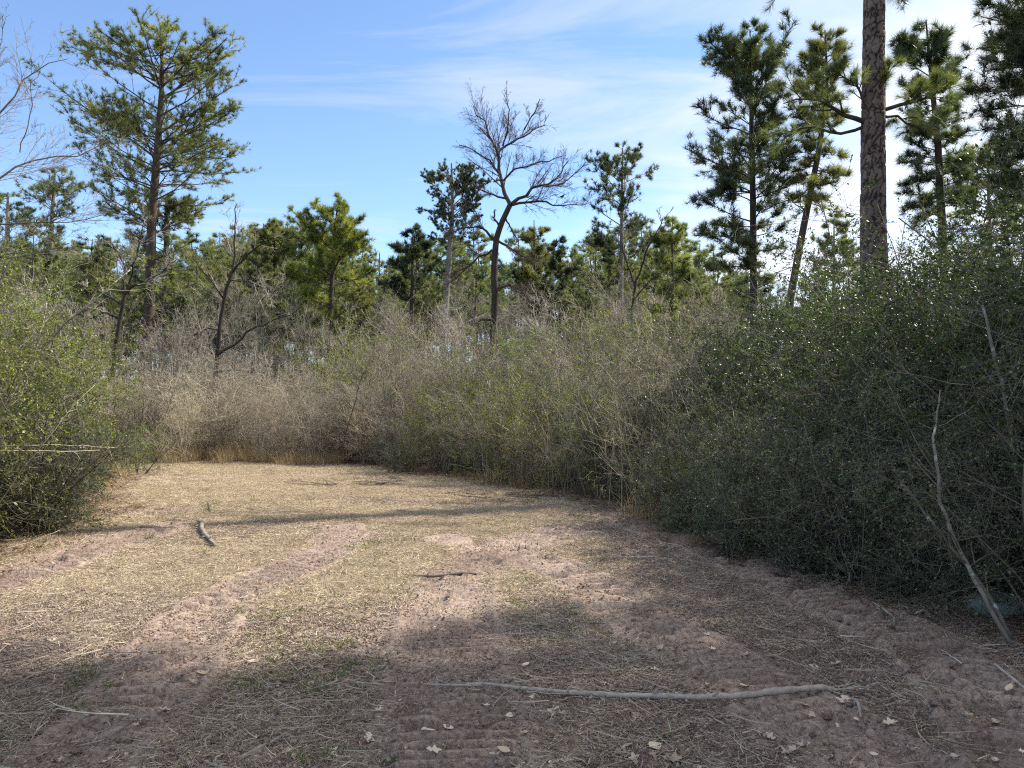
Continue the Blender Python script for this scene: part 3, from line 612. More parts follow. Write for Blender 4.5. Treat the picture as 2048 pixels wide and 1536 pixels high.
# ------------------------------------------------------------------ trees
def poly_px(pts, D, jit=0.0, m=None):
    P = np.array([at(p[0], p[1], D) for p in pts]); r = np.array([p[2] for p in pts]) * D / FPX
    d = np.r_[0, np.cumsum(np.linalg.norm(np.diff(P, axis=0), axis=1))]; m = m or max(4, len(pts) * 2)
    s = np.linspace(0, d[-1], m); Q = np.stack([np.interp(s, d, P[:, k]) for k in range(3)], 1); rr = np.interp(s, d, r)
    if jit: # wander in depth so that limbs spread round the tree
        a = random.uniform(-1, 1) * jit; Q[:, 1] += a * (s / max(d[-1], 1e-6)) * d[-1]
        Q[1:] += rng.normal(size=(m - 1, 3)) * 0.012 * d[-1]
    return Q, rr
def root_tree(name, base, label, cat, group=None):
    e = bpy.data.objects.new(name, None); col.objects.link(e); e.location = [float(q) for q in base]; tag(e, label, cat, group); return e
def pine_parts(tz, tr, env, hc, nb, ntuft, nk, nl, nw, mat, bark, el=(10, 45), sub=9, trunk_sides=10, dead=8, b3k=3.0, clump=1.0):
    """tz (m,3) trunk line, tr radii; env(z, az)->branch reach; hc lowest green branch"""
    mbt = MB(); tubes(mbt, tz[None], tr[None], trunk_sides)
    H = tz[-1, 2]; zs = hc + (H - hc) * np.sort(rng.uniform(0, 1, nb)) ** 0.92; az = rng.uniform(0, 6.283, nb)
    cx = np.interp(zs, tz[:, 2], tz[:, 0]); cy = np.interp(zs, tz[:, 2], tz[:, 1]); f = (zs - hc) / (H - hc)
    L = np.array([env(z, a) for z, a in zip(zs, az)]) * rng.uniform(0.60, 0.95, nb)
    e = np.radians(el[0] + (el[1] - el[0]) * f + rng.normal(0, 7, nb)); m = 6
    D = np.stack([np.cos(az) * np.cos(e), np.sin(az) * np.cos(e), np.sin(e)], 1); P = np.empty((nb, m, 3)); P[:, 0] = np.stack([cx, cy, zs], 1)
    L3 = L / np.maximum(np.cos(e), .55)
    for i in range(1, m):
        D = D + 0.07 * rng.normal(size=D.shape); D[:, 2] += 0.06 if i > 2 else -0.05; D = nrm(D); P[:, i] = P[:, i - 1] + D * (L3 / (m - 1))[:, None]
    dz = P[:, :, 2] - P[:, :1, 2]; allow = np.maximum(H * 0.95 - zs, 0.12); P[:, :, 2] = P[:, :1, 2] + dz * np.minimum(1, allow / np.maximum(dz.max(1), 1e-3))[:, None]
    r0 = np.minimum(np.interp(zs, tz[:, 2], tr) * 0.42, 0.010 + 0.009 * L3)
    Rb = r0[:, None] * (1 - 0.75 * np.linspace(0, 1, m)[None])
    b2 = grow(P, Rb, sub, (0.22, 1.0), (30, 62), 0.40, (0.5, 1.15), 0.45, 0.10, 0.10, 0.05, 4, 0.5, 0.5, 0.007, flat=0.5)
    b3 = grow(*b2[:2], b3k, (0.25, 1.0), (25, 60), 0.50, (0.5, 1.2), 0.3, 0.12, 0.10, 0.06, 2, 0.6, 0.6, 0.005, flat=0.3)
    mbb = MB(); tubes(mbb, P, Rb, 5); tubes(mbb, *b2[:2], 3); tubes(mbb, *b3[:2], 3)
    if dead:
        zd = rng.uniform(hc * 0.45, hc, dead); ad = rng.uniform(0, 6.283, dead); Pd = np.empty((dead, 4, 3))
        Pd[:, 0] = np.stack([np.interp(zd, tz[:, 2], tz[:, 0]), np.interp(zd, tz[:, 2], tz[:, 1]), zd], 1)
        Dd = np.stack([np.cos(ad), np.sin(ad), rng.uniform(-.3, .3, dead)], 1)
        for i in range(1, 4): Dd = nrm(Dd + .2 * rng.normal(size=Dd.shape)); Pd[:, i] = Pd[:, i - 1] + Dd * rng.uniform(.2, .6, (dead, 1))
        tubes(mbb, Pd, np.repeat([[.02, .014, .01, .004]], dead, 0), 4)
    mc = MB(); n3 = int(ntuft * .55); n2 = int(ntuft * .3)
    O3, T3 = along(*b3[:2], n3, (0.35, 1.0)); O2, T2 = along(*b2[:2], n2, (0.45, 1)); O1, T1 = along(P, Rb, ntuft - n3 - n2, (.72, 1)) 
    O = np.r_[O3, O2, O1]; T = np.r_[T3, T2, T1]; T[:, 2] += 0.25; T = nrm(T)
    # neighbouring tufts share a tone
    v = np.clip(0.5 + 1.2 * (vnoise(O[:, 0] * 1.3 + O[:, 2] * .9, O[:, 1] * 1.3 + O[:, 2] * 1.7, 3) - .5) + rng.normal(0, .16, len(O)), 0, 1)
    tufts(mc, O, T, nk, nl, nw, (10, 85), var=v)
    return mbt.mesh('trunk', bark, True), mbb.mesh('branches', bark), mc.mesh('crown', mat)
def hero_pine(label, pts, D, env, ntuft, nk=14, nl=0.22, nw=0.02, mat='needle', bark='bark_pine', nb=70, cat='pine tree', group=None, el=(5, 45), sub=9, hc=None, dead=8, b3k=3.0, name='pine_tree', sides=10):
    P, r = poly_px(pts, D, m=14); r = r * 0.8; P[0, 2] = -0.15
    base = P[0].copy(); base[2] = 0; P = P - base
    zz_ = np.array([at(1024, e[0], D)[2] for e in env])[::-1]; ll = np.array([e[1] for e in env])[::-1] * D / FPX; rr = np.array([e[2] for e in env])[::-1] * D / FPX
    def ev(z, a):
        l, q = np.interp(z, zz_, ll), np.interp(z, zz_, rr); c = math.cos(a)
        return (q if c > 0 else l) * abs(c) + 0.5 * (l + q) * (1 - abs(c))
    hcz = zz_[0] if hc is None else at(1024, hc, D)[2]
    P[-1, 2] = max(P[-1, 2], zz_[-1] - 0.3)
    t, b, c = pine_parts(P, r, ev, hcz, nb, ntuft, nk, nl, nw, M[mat], M[bark], el, sub, sides, dead, b3k)
    e = root_tree(name, base, label, cat, group)
    for n_, me in (('trunk', t), ('branches', b), ('crown', c)): put(n_, me, e)
    return e
hero_pine('tallest pine on the left, broad rounded green crown high above the brush', [(285, 790, 15), (300, 600, 13), (303, 450, 11), (315, 300, 9), (325, 150, 5), (322, 62, 1.5)], 38,
          [(64, 38, 40), (95, 100, 88), (130, 158, 120), (200, 180, 185), (260, 120, 172), (320, 205, 190), (400, 140, 178), (460, 125, 140), (540, 100, 95), (620, 40, 60)], 10500, 13, 0.23, 0.020, 'needle', 'bark_pine', 112, sub=11, b3k=3.6)
hero_pine('slim pine close behind the right side of the tallest left pine', [(322, 780, 9), (330, 600, 8), (335, 400, 5)], 42, [(380, 20, 20), (450, 80, 90), (540, 90, 90), (620, 50, 60)], 1600, 12, 0.3, 0.026, 'needle', 'bark_pine', 34)
hero_pine('bright yellow-green pine left of centre with upswept branches', [(658, 720, 6.5), (662, 600, 6), (668, 480, 4), (677, 392, 1)], 36,
          [(388, 8, 8), (430, 42, 32), (480, 66, 70), (530, 105, 92), (580, 108, 100), (640, 90, 82), (700, 60, 60)], 4600, 13, 0.26, 0.024, 'needle_lime', 'bark_dark', 70, el=(5, 55))
hero_pine('mid-green pine standing just left of the bright yellow-green pine', [(552, 760, 6), (550, 600, 5), (548, 442, 1)], 44, [(440, 10, 10), (480, 40, 42), (540, 62, 62), (620, 60, 60)], 2300, 12, 0.3, 0.028, 'needle', 'bark_dark', 45)
hero_pine('second mid-green pine left of the bright pine, slightly shorter', [(598, 760, 6), (600, 600, 5), (602, 455, 1)], 48, [(452, 10, 10), (490, 34, 36), (550, 55, 60), (640, 50, 60)], 1800, 12, 0.32, 0.03, 'needle', 'bark_dark', 40)
hero_pine('sparse pale pine at the far left behind bare branches', [(96, 620, 8), (100, 500, 7), (110, 340, 2)], 46, [(330, 12, 12), (370, 58, 62), (430, 72, 70), (500, 72, 72), (560, 60, 60)], 1500, 11, 0.26, 0.024, 'needle_grey', 'bark_grey', 42)
hero_pine('pale pine cut by the left edge of the photo', [(12, 700, 8), (14, 500, 7), (16, 385, 2)], 44, [(380, 12, 12), (420, 55, 55), (500, 70, 60), (580, 60, 60)], 1700, 11, 0.26, 0.024, 'needle_grey', 'bark_grey', 42)
hero_pine('dark round-topped cedar between the bright pine and the tall bare tree', [(884, 700, 9), (895, 560, 8), (905, 430, 5), (903, 330, 2)], 36,
          [(314, 22, 28), (340, 52, 52), (390, 62, 72), (440, 58, 76), (500, 52, 62), (560, 30, 40)], 3600, 16, 0.13, 0.024, 'needle_dark', 'bark_grey', 60, cat='cedar tree', name='cedar_tree', el=(15, 55), sub=13)
hero_pine('dark pointed pine left of the round-topped cedar', [(820, 740, 6), (824, 600, 5), (826, 452, 1)], 42, [(448, 8, 8), (500, 42, 45), (560, 66, 60), (640, 66, 60)], 2300, 12, 0.28, 0.026, 'needle_dark', 'bark_dark', 45)
hero_pine('small pine showing above the brush right behind the tall bare tree', [(1072, 720, 6), (1070, 600, 5), (1068, 440, 1)], 46, [(438, 8, 8), (490, 40, 42), (560, 60, 60), (650, 60, 60)], 2000, 12, 0.3, 0.028, 'needle', 'bark_dark', 40)
hero_pine('short dark pine to the right of the tall bare tree', [(1122, 720, 6), (1120, 600, 5), (1118, 480, 1)], 44, [(470, 8, 8), (510, 30, 30), (580, 48, 50), (650, 50, 50)], 1400, 12, 0.28, 0.026, 'needle_dark', 'bark_dark', 36)
hero_pine('tall airy pine with pale straight trunk right of the bare tree', [(1240, 690, 7), (1242, 560, 6), (1244, 420, 4), (1245, 296, 1.5)], 38,
          [(290, 20, 22), (330, 55, 66), (380, 78, 88), (430, 92, 95), (480, 95, 84), (540, 70, 60)], 2500, 12, 0.22, 0.022, 'needle_dark', 'bark_grey', 46, el=(15, 60))
hero_pine('rounded mid-green pine left of the big dark right-hand pine', [(1340, 700, 6), (1344, 600, 5), (1345, 440, 1)], 34, [(430, 14, 14), (480, 46, 42), (550, 64, 55), (650, 66, 50)], 2600, 13, 0.22, 0.02, 'needle', 'bark_dark', 50)
hero_pine('big dark pine with full crown and straight trunk right of centre', [(1508, 700, 10), (1507, 560, 9), (1506, 400, 8), (1503, 250, 6), (1500, 60, 1.5)], 25,
          [(48, 22, 26), (95, 55, 68), (160, 118, 82), (250, 118, 92), (330, 128, 90), (385, 150, 100), (450, 130, 100), (520, 118, 60), (610, 40, 40)], 6000, 16, 0.24, 0.015, 'needle_dark', 'bark_dark', 92, el=(2, 55), sub=11, b3k=3.4)
hero_pine('leaning slender pine between the big dark pine and the thick trunk', [(1572, 690, 11), (1580, 600, 10), (1602, 480, 9), (1638, 300, 7), (1655, 180, 4), (1650, 60, 1.5)], 24,
          [(52, 20, 22), (100, 56, 42), (180, 78, 52), (260, 80, 60), (330, 60, 70), (420, 50, 70)], 2300, 16, 0.24, 0.013, 'needle', 'bark_dark', 76, el=(-10, 55), dead=10, b3k=3.6)
hero_pine('dark pine with clumped top just right of the thick trunk', [(1893, 700, 11), (1886, 490, 10), (1876, 290, 8), (1862, 150, 5), (1852, 40, 1.5)], 22,
          [(24, 22, 26), (80, 70, 52), (150, 80, 62), (250, 66, 66), (310, 88, 66), (370, 100, 72), (440, 60, 60)], 2900, 16, 0.25, 0.013, 'needle_dark', 'bark_dark', 84, el=(-8, 50), dead=10, sub=10, b3k=3.6)
hero_pine('large dark pine whose crown fills the upper right corner', [(2078, 800, 16), (2085, 500, 14), (2090, 200, 10), (2080, -60, 3)], 17,
          [(-70, 60, 60), (20, 120, 120), (90, 135, 140), (180, 150, 150), (260, 130, 150), (330, 120, 130), (400, 90, 100)], 4600, 18, 0.24, 0.010, 'needle_dark', 'bark_dark', 104, el=(-10, 40), sub=11, b3k=3.6)
hero_pine('pale-green pine low behind the thicket between the leaning pine and the thick trunk', [(1668, 720, 6), (1668, 600, 5), (1668, 430, 1)], 36, [(425, 10, 10), (480, 40, 44), (560, 55, 60)], 1300, 12, 0.24, 0.02, 'needle_grey', 'bark_grey', 36)
hero_pine('olive pine low behind the thicket right of the thick trunk', [(1985, 720, 6), (1980, 500, 6), (1975, 300, 2)], 27, [(270, 20, 20), (340, 90, 80), (430, 110, 90), (520, 80, 90)], 2200, 14, 0.24, 0.017, 'needle', 'bark_grey', 48)
hero_pine('young light-green pine standing low in front of the far trees', [(655, 805, 2), (655, 760, 1.5), (655, 728, 0.6)], 27, [(725, 5, 5), (750, 24, 24), (780, 38, 36), (805, 30, 30)], 520, 14, 0.24, 0.02, 'needle_lime', 'bark_dark', 22, dead=0, el=(15, 55), sub=5)

# background pines: a few kinds, copied one by one
def bg_pine(H, hc, wd, mat, ntuft, bark='bark_pine'):
    tz = np.stack([np.cumsum(rng.normal(0, .08, 8)), np.cumsum(rng.normal(0, .08, 8)), np.linspace(-.1, H, 8)], 1); tr = np.linspace(.13, .03, 8)
    ev = lambda z, a: wd * (0.25 + 0.75 * math.sin(math.pi * min(1, max(0, 1 - (z - hc) / (H - hc)) * 0.62 + .02))) 
    t, b, c = pine_parts(tz, tr, ev, hc, 34, ntuft, 11, 0.34, 0.034, M[mat], M[bark], (5, 50), 8, 6, 6, 2.5)
    return [('trunk', t), ('branches', b), ('crown', c)]
for a in [(13.5, 5.5, 2.7, 'needle', 1150), (15, 8, 2.5, 'needle_grey', 950), (12, 4, 2.9, 'needle_grey', 1250), (14, 7, 2.5, 'needle', 900)]: proto('bgpine', 'pine_tree', bg_pine(*a))
TOPS = [(0, 470), (200, 520), (430, 510), (520, 480), (780, 525), (860, 510), (950, 500), (1030, 490), (1150, 530), (1210, 480), (1280, 480), (1400, 520), (1480, 540), (2048, 520)]
def topy(px): return np.interp(px, [t[0] for t in TOPS], [t[1] for t in TOPS])
n = 0
for k in range(225):
    px = random.uniform(-60, 1460) if k < 200 else random.uniform(1460, 2100); D = random.choice([37, 41, 45, 50, 56, 64, 74, 88]) + random.uniform(-3, 3)
    i = random.randrange(4); H = (13.5, 15, 12, 14)[i]
    ty = topy(px) + random.uniform(-45, 60) + (45 if D < 43 else 0); Ht = at(px, ty, D)[2]; s = Ht / H
    x = at(px, 800, D)[0]
    place('bgpine', x, D, f'{"nearer" if D < 53 else "distant"} {["green", "grey-green", "low-crowned", "tall-stemmed"][i]} wood pine {near(x, D)}', 'pine tree', 'pines of the far wood', (s * random.uniform(.9, 1.15), s * random.uniform(.9, 1.15), s), i, -0.1)
# thin trunks and bare saplings far behind
def sapling(H, mat='twig_grey', r=0.045, k=(16, 7, 4)):
    S = stems0(2, H, .3, r, .1, 8, .05, (0, .3)); b1 = grow(*S, k[0], (.3, 1), (25, 55), .3, up=.12, m=5, rr=.45, rmin=.008)
    b2 = grow(*b1[:2], k[1], (.15, 1), (25, 60), .45, up=.08, m=4, rmin=.006); b3 = grow(*b2[:2], k[2], (.1, 1), (25, 65), .5, m=2, rmin=.0045)
    return [('trunk', wood('trunk', [S], M['bark_grey'], [6])), ('branches', wood('branches', [b1[:2], b2[:2], b3[:2]], M[mat], [4, 3, 3]))]
for i in range(3): proto('sapling', 'bare_tree', sapling(7.5))
proto('sapling_dark', 'bare_tree', sapling(8, 'twig_dark'))
for k in range(170):
    px = random.uniform(-40, 1480); D = random.uniform(27, 46); ty = topy(px) + random.uniform(40, 170)
    Ht = at(px, ty, D)[2]; place('sapling', at(px, 800, D)[0], D, f'{"shorter" if Ht < 6.5 else "taller"} leafless grey tree behind the brush {near(at(px, 800, D)[0], D)}', 'bare tree', 'leafless saplings behind the brush', Ht / 7.6, None, -0.1)
for k in range(26):
    px = random.uniform(700, 1420); D = random.uniform(20, 30); ty = random.uniform(590, 690)
    Ht = at(px, ty, D)[2]; place('sapling', at(px, 800, D)[0], D, f'leafless sapling rising out of the central brush {near(at(px, 800, D)[0], D)}', 'bare tree', 'saplings in the central brush', (Ht / 7.6 * 1.3, Ht / 7.6 * 1.3, Ht / 7.6), None, -0.1)
for k in range(60):
    px = random.uniform(-40, 1700); D = random.uniform(29, 42)
    place(random.choice(['brush_leafy', 'brush_grey', 'yaupon_lit']), at(px, 800, D)[0], D, f'undergrowth shrub between the far pines {near(at(px, 800, D)[0], D)}', 'shrub', 'undergrowth between the far pines', random.uniform(1.0, 1.6), None, -0.1)
for k in range(16):
    px = random.uniform(1420, 2080); D = random.uniform(19, 30); ty = random.uniform(520, 610)
    Ht = at(px, ty, D)[2]; place('sapling', at(px, 800, D)[0], D, f'leafless sapling behind the right thicket {near(at(px, 800, D)[0], D)}', 'bare tree', 'saplings behind the right thicket', Ht / 7.6, None, -0.1)

# handmade bare trees: limbs drawn from the picture, twigs grown on them
def bare_tree(name, label, D, trunk, limbs, bark, twig, lev=((12, .5), (6, .5), (4, .5)), rmin=(0.012, 0.008, 0.006), jit=0.5, ang=(22, 55), up=0.15, thin=0.72):
    P, r = poly_px(trunk, D, m=len(trunk) * 3); 
    base = P[0].copy(); base[2] = 0 
    e = root_tree(name, base, label, 'bare tree'); mb = MB(); tubes(mb, P[None] - base, r[None] * thin, 10, np.array([.3])); put('trunk', mb.mesh('trunk', M[bark], True), e)
    for L in limbs:
        Q, q = poly_px(L, D, jit, 10); Q = Q[None] - base; q = q[None] * thin
        ln = np.linalg.norm(np.diff(Q[0], axis=0), axis=1).sum()
        mb = MB(); tubes(mb, Q, q, 6, np.array([.3])); lo = put('limb', mb.mesh('limb', M[bark], True), e)
        k = max(4, lev[0][0] * ln / 3)
        b1 = grow(Q, q, k, (.15, 1), ang, lev[0][1], up=up, fall=.55, wig=.07, m=6, rr=.34, rmin=rmin[0])
        b2 = grow(*b1[:2], lev[1][0], (.15, 1), ang, lev[1][1], up=up * .7, wig=.08, m=4, rr=.5, rmin=rmin[1])
        b3 = grow(*b2[:2], lev[2][0], (.1, 1), ang, lev[2][1], up=up * .7, wig=.1, m=2, rr=.6, rmin=rmin[2])
        put('twigs', wood('twigs', [b1[:2], b2[:2], b3[:2]], M[twig], [4, 3, 3]), lo)
    return e
bare_tree('bare_tree', 'tall leafless tree at the centre with a crooked dark trunk, standing above the brush', 30,
    [(984, 760, 12), (986, 690, 11), (990, 600, 10.5), (988, 540, 10), (992, 480, 9), (1002, 448, 8.5), (1020, 410, 8)],
    [[(1021, 410, 6.5), (1008, 384, 6), (1003, 356, 5.2), (995, 308, 4.5), (986, 278, 3.4), (968, 240, 2.5), (955, 214, 1.6), (942, 196, 1)],
     [(995, 308, 4), (1010, 288, 3.4), (1048, 260, 2.6), (1078, 237, 2), (1095, 226, 1.2)],
     [(1005, 292, 2.8), (1015, 267, 2.4), (1019, 236, 1.8), (1014, 196, 1)],
     [(1048, 260, 2), (1070, 225, 1.5), (1080, 205, 1)],
     [(1002, 350, 3.2), (979, 322, 2.4), (952, 308, 1.8), (922, 297, 1)],
     [(1012, 397, 3.8), (993, 390, 3), (969, 380, 2.2), (940, 362, 1.2)],
     [(1023, 408, 6), (1044, 390, 5), (1078, 370, 4), (1112, 346, 2.8), (1133, 322, 2), (1147, 300, 1.1)],
     [(1024, 410, 4.5), (1061, 402, 3.6), (1095, 402, 2.6), (1133, 406, 1.8), (1176, 400, 1)],
     [(1006, 362, 3.4), (1034, 336, 2.6), (1078, 327, 2), (1125, 311, 1.1)],
     [(1078, 370, 2.6), (1110, 375, 2), (1150, 352, 1.4), (1172, 330, 1)],
     [(991, 482, 4.5), (960, 455, 3), (925, 462, 2), (890, 490, 1.2)],
     [(996, 482, 4), (1020, 495, 3), (1048, 514, 2.2), (1090, 522, 1.2)],
     [(1000, 452, 3.2), (988, 438, 2.6), (990, 420, 1.6)],
     [(1012, 438, 2.6), (1024, 460, 2), (1038, 480, 1.2)],
     [(991, 580, 4.5), (1018, 568, 3.5), (1045, 585, 2.6), (1062, 612, 1.4)],
     [(988, 640, 3.5), (965, 640, 2.5), (948, 650, 1.2)],
     [(984, 500, 3.5), (950, 520, 2.6), (915, 560, 1.6), (880, 590, 1)]],
    'bark_dark', 'twig_dark', ((23, .42), (8, .5), (4.5, .5)), (.007, .0046, .0034), 0.5, thin=.66)
bare_tree('bare_tree', 'crooked leafless tree left of centre with one dark limb arching right', 27,
    [(428, 800, 8), (432, 740, 8), (436, 690, 7.5), (441, 640, 7), (452, 580, 6.5), (464, 545, 6)],
    [[(464, 545, 4.5), (470, 500, 3.6), (472, 460, 2.6), (478, 410, 1.4)], [(464, 545, 4.5), (490, 520, 3.4), (520, 500, 2.4), (560, 480, 1.3)],
     [(437, 708, 5.5), (470, 690, 5), (500, 660, 4.2), (540, 645, 3.2), (585, 632, 2)], [(435, 745, 3.5), (465, 738, 2.8), (500, 745, 1.6)],
     [(441, 660, 3.5), (415, 655, 2.8), (380, 670, 1.6)], [(450, 600, 3.5), (425, 560, 2.6), (395, 520, 1.4)], [(458, 560, 3), (510, 565, 2.4), (560, 590, 1.4), (590, 560, 1)]],
    'bark_dark', 'twig_grey', ((13, .45), (6, .5), (3.6, .5)), (.008, .006, .0045), thin=.55)
bare_tree('bare_tree', 'pale-twigged leafless tree in front of the tallest pine', 28,
    [(222, 790, 6), (230, 700, 6), (240, 640, 5.5), (250, 590, 5)],
    [[(250, 590, 4.5), (268, 570, 3.5), (300, 560, 2.6), (345, 520, 1.4)], [(250, 590, 4), (248, 550, 3.2), (235, 510, 2.2), (210, 470, 1.2)],
     [(254, 580, 3.5), (272, 530, 2.8), (285, 480, 2), (300, 430, 1.2)], [(246, 610, 3.2), (215, 590, 2.4), (170, 570, 1.3)], [(240, 640, 3), (215, 625, 2.2), (190, 640, 1.2)]],
    'bark_dark', 'twig_grey', ((13, .5), (7, .5), (4, .5)), (.010, .007, .005))
bare_tree('bare_tree', 'leafless tree reaching in from the left edge with branches against the sky', 13,
    [(-190, 950, 16), (-180, 700, 14), (-150, 520, 12), (-110, 430, 9)],
    [[(-110, 430, 6), (-30, 350, 4.8), (40, 305, 3.6), (110, 285, 2.6), (190, 250, 1.3)], [(-120, 440, 6), (-60, 280, 4.6), (10, 190, 3.2), (55, 125, 2.2), (120, 100, 1.1)],
     [(-60, 280, 4), (-10, 160, 3), (5, 110, 2), (25, 65, 1)], [(40, 305, 2.6), (70, 240, 2), (78, 180, 1.4), (100, 150, .9)], [(-120, 440, 5), (-20, 440, 3.6), (60, 440, 2.6), (150, 430, 1.6), (230, 415, .9)],
     [(-140, 500, 5), (-40, 520, 3.8), (40, 500, 2.6), (110, 470, 1.4)]],
    'bark_grey', 'twig_grey', ((16, .42), (7, .5), (4, .5)), (.0045, .003, .0022), 0.35, thin=0.5)
bare_tree('bare_tree', 'thin dark leafless tree right of the tall airy pine', 32,
    [(1262, 720, 4.5), (1262, 640, 4), (1272, 560, 3.4)], [[(1272, 560, 3), (1290, 500, 2.2), (1318, 450, 1.1)], [(1270, 575, 3), (1250, 520, 2.2), (1238, 480, 1.1)], [(1268, 600, 2.4), (1300, 560, 1.8), (1330, 540, 1)]],
    'bark_dark', 'twig_dark', ((10, .45), (5, .5), (3, .5)), (.012, .009, .007))
bare_tree('bare_tree', 'leaning dark sapling with forked branches in front of the central brush', 18,
    [(685, 925, 1.6), (690, 870, 1.4), (712, 800, 1.1)], [[(712, 800, 1.1), (720, 765, .9), (735, 735, .6)], [(705, 820, 1), (690, 790, .8), (672, 770, .6)]], 'bark_dark', 'twig_dark', ((9, .45), (4, .5), (3, .5)), (.006, .004, .003))

# thick pine trunk with plated bark
def big_trunk():
    D = 14.4; Pl = poly_px([(1751, 1010, 30), (1749, 800, 27), (1747, 540, 24.5), (1746, 300, 22.5), (1748, 0, 19.5), (1752, -260, 15), (1754, -600, 5)], D, m=40)
    P, r = Pl; base = P[0].copy(); base[2] = 0; P = P - base; P[0, 2] = -.15
    nz, na = 760, 110
    L = np.linspace(0, 1, nz); zc = np.interp(L, np.linspace(0, 1, 40), P[:, 2]); xc = np.interp(L, np.linspace(0, 1, 40), P[:, 0]); rc = np.interp(L, np.linspace(0, 1, 40), r)
    zc = np.r_[np.linspace(-.15, 11.0, nz - 60), np.linspace(11.05, P[-1, 2], 60)]; xc = np.interp(zc, P[:, 2], P[:, 0]); rc = np.interp(zc, P[:, 2], r)
    A, Z = np.meshgrid(np.arange(na) * 2 * np.pi / na, zc); RC = np.repeat(rc[:, None], na, 1)
    # voronoi plates: cells 7 cm wide, 13 cm tall, wrapped round the trunk
    cu, cv = 10, 0.27
    U = A / (2 * np.pi) * cu; Vv = Z / cv; U = U + .35 * np.sin(Vv * 1.7) ; wob = .75 * (vnoise(U * 2.3, Vv * 4.3, 7) - .5) + .35 * (vnoise(U * 6, Vv * 9, 8) - .5); U = U + wob; Vv = Vv + wob
    ui = np.floor(U).astype(int); vi = np.floor(Vv).astype(int); d1 = np.full(U.shape, 9.); d2 = np.full(U.shape, 9.); tone = np.zeros(U.shape)
    for a in (-1, 0, 1):
        for b in (-1, 0, 1):
            i = ui + a; j = vi + b; ii = np.mod(i, cu); fx = i + .15 + .7 * _h(ii, j, 3); fy = j + .1 + .8 * _h(ii, j, 4)
            d = np.maximum(np.abs(U - fx), np.abs(Vv - fy)) * .6 + .4 * np.hypot(U - fx, Vv - fy); t_ = _h(ii, j, 5); m_ = d < d1; d2 = np.where(m_, d1, np.minimum(d2, d)); tone = np.where(m_, t_, tone); d1 = np.where(m_, d, d1)
    plate = sstep(0.02, 0.26, d2 - d1); h = plate * (0.014 + 0.010 * tone) + 0.010 * fbm(U, Vv, 3, 3, 9) - .012
    Rr = RC + h; V = np.stack([xc[:, None] + Rr * np.cos(A), Rr * np.sin(A), Z], -1)
    i = np.arange(nz - 1)[:, None] * na + np.arange(na)[None]; j = np.arange(nz - 1)[:, None] * na + (np.arange(na)[None] + 1) % na
    mb = MB(); mb.add(V, np.stack([i, j, j + na, i + na], -1).reshape(-1, 4), (plate * .55 + .22 * tone + .30 * (fbm(U, Vv, 2.5, 3, 19) + .5)).ravel())
    e = root_tree('pine_tree', base, 'thick plated pine trunk rising out of the frame, with one ring of sunlit needle branches', 'pine tree')
    m, t = mat_new('plated_bark'); v = t('ShaderNodeAttribute', attribute_name='var').outputs['Fac']
    co = t('ShaderNodeTexCoord').outputs['Object']; nn = t('ShaderNodeTexNoise', {'Vector': co, 'Scale': 14.0, 'Detail': 5.0}).outputs[0]
    c = t.ramp(t.math('ADD', v, t.math('MULTIPLY', t.math('SUBTRACT', nn, .5), .22), True), [(0.2, (.022, .017, .016)), (.55, (.085, .064, .059)), (1, (.20, .155, .14))])
    bp = t('ShaderNodeBump', {'Strength': .5, 'Distance': .01, 'Height': nn}); b = t('ShaderNodeBsdfPrincipled', {'Base Color': c, 'Roughness': .9, 'Specular IOR Level': .2, 'Normal': bp.outputs[0]})
    t('ShaderNodeOutputMaterial', {0: b.outputs[0]}); put('trunk', mb.mesh('trunk', m, True), e)
    limbs = [[(1735, 246, 7), (1690, 240, 6), (1640, 215, 4), (1590, 205, 2.5), (1550, 225, 1.2)], [(1735, 250, 5), (1680, 262, 4), (1620, 250, 3), (1560, 262, 1.2)], [(1738, 235, 4), (1700, 180, 3), (1650, 165, 1.5)],
             [(1760, 222, 6), (1800, 212, 5), (1850, 200, 3.2), (1900, 165, 1.4)], [(1760, 228, 4), (1810, 235, 3), (1860, 255, 1.8), (1890, 235, 1)], [(1755, 215, 4), (1765, 175, 3), (1775, 145, 1.5)], [(1820, 208, 3), (1850, 180, 2), (1868, 160, 1)],
             [(1740, -40, 6), (1640, -30, 3), (1550, -15, 1.3)], [(1760, -40, 6), (1800, -10, 2.6), (1815, 5, 1.2)], [(1755, -150, 6), (1850, -160, 3), (1950, -120, 1.5)], [(1740, -180, 6), (1640, -160, 3), (1560, -120, 1.4)], [(1750, -300, 5), (1700, -330, 3), (1630, -350, 1.5)],
             [(1750, -300, 5), (1800, -330, 3), (1880, -340, 1.5)], [(1752, -420, 4), (1730, -470, 2), (1690, -520, 1)], [(1752, -420, 4), (1790, -470, 2), (1830, -520, 1)]]
    mw = MB(); mc = MB(); cones = []
    for li, L_ in enumerate(limbs):
        Q, q = poly_px(L_, D, .45, 8); Q = Q[None] - base; q = q[None] * .75; tubes(mw, Q, q, 6)
        b1 = grow(Q, q, 12, (.25, 1), (25, 65), .42, up=.1, m=5, rmin=.006, fall=.3); b2 = grow(*b1[:2], 3.5, (.2, 1), (25, 60), .5, up=.1, m=4, rmin=.004); tubes(mw, *b1[:2], 4); tubes(mw, *b2[:2], 3)
        n_ = 105 if li < 7 else 26
        O2, T2 = along(*b2[:2], n_, (.6, 1)); O1, T1 = along(*b1[:2], n_ // 3, (.7, 1)); tufts(mc, np.r_[O2, O1], np.r_[T2, T1], 30, .21, .0042, (8, 75), .1)
        if li < 7: cones += list(b1[0][rng.integers(0, len(b1[0]), 3), 2])
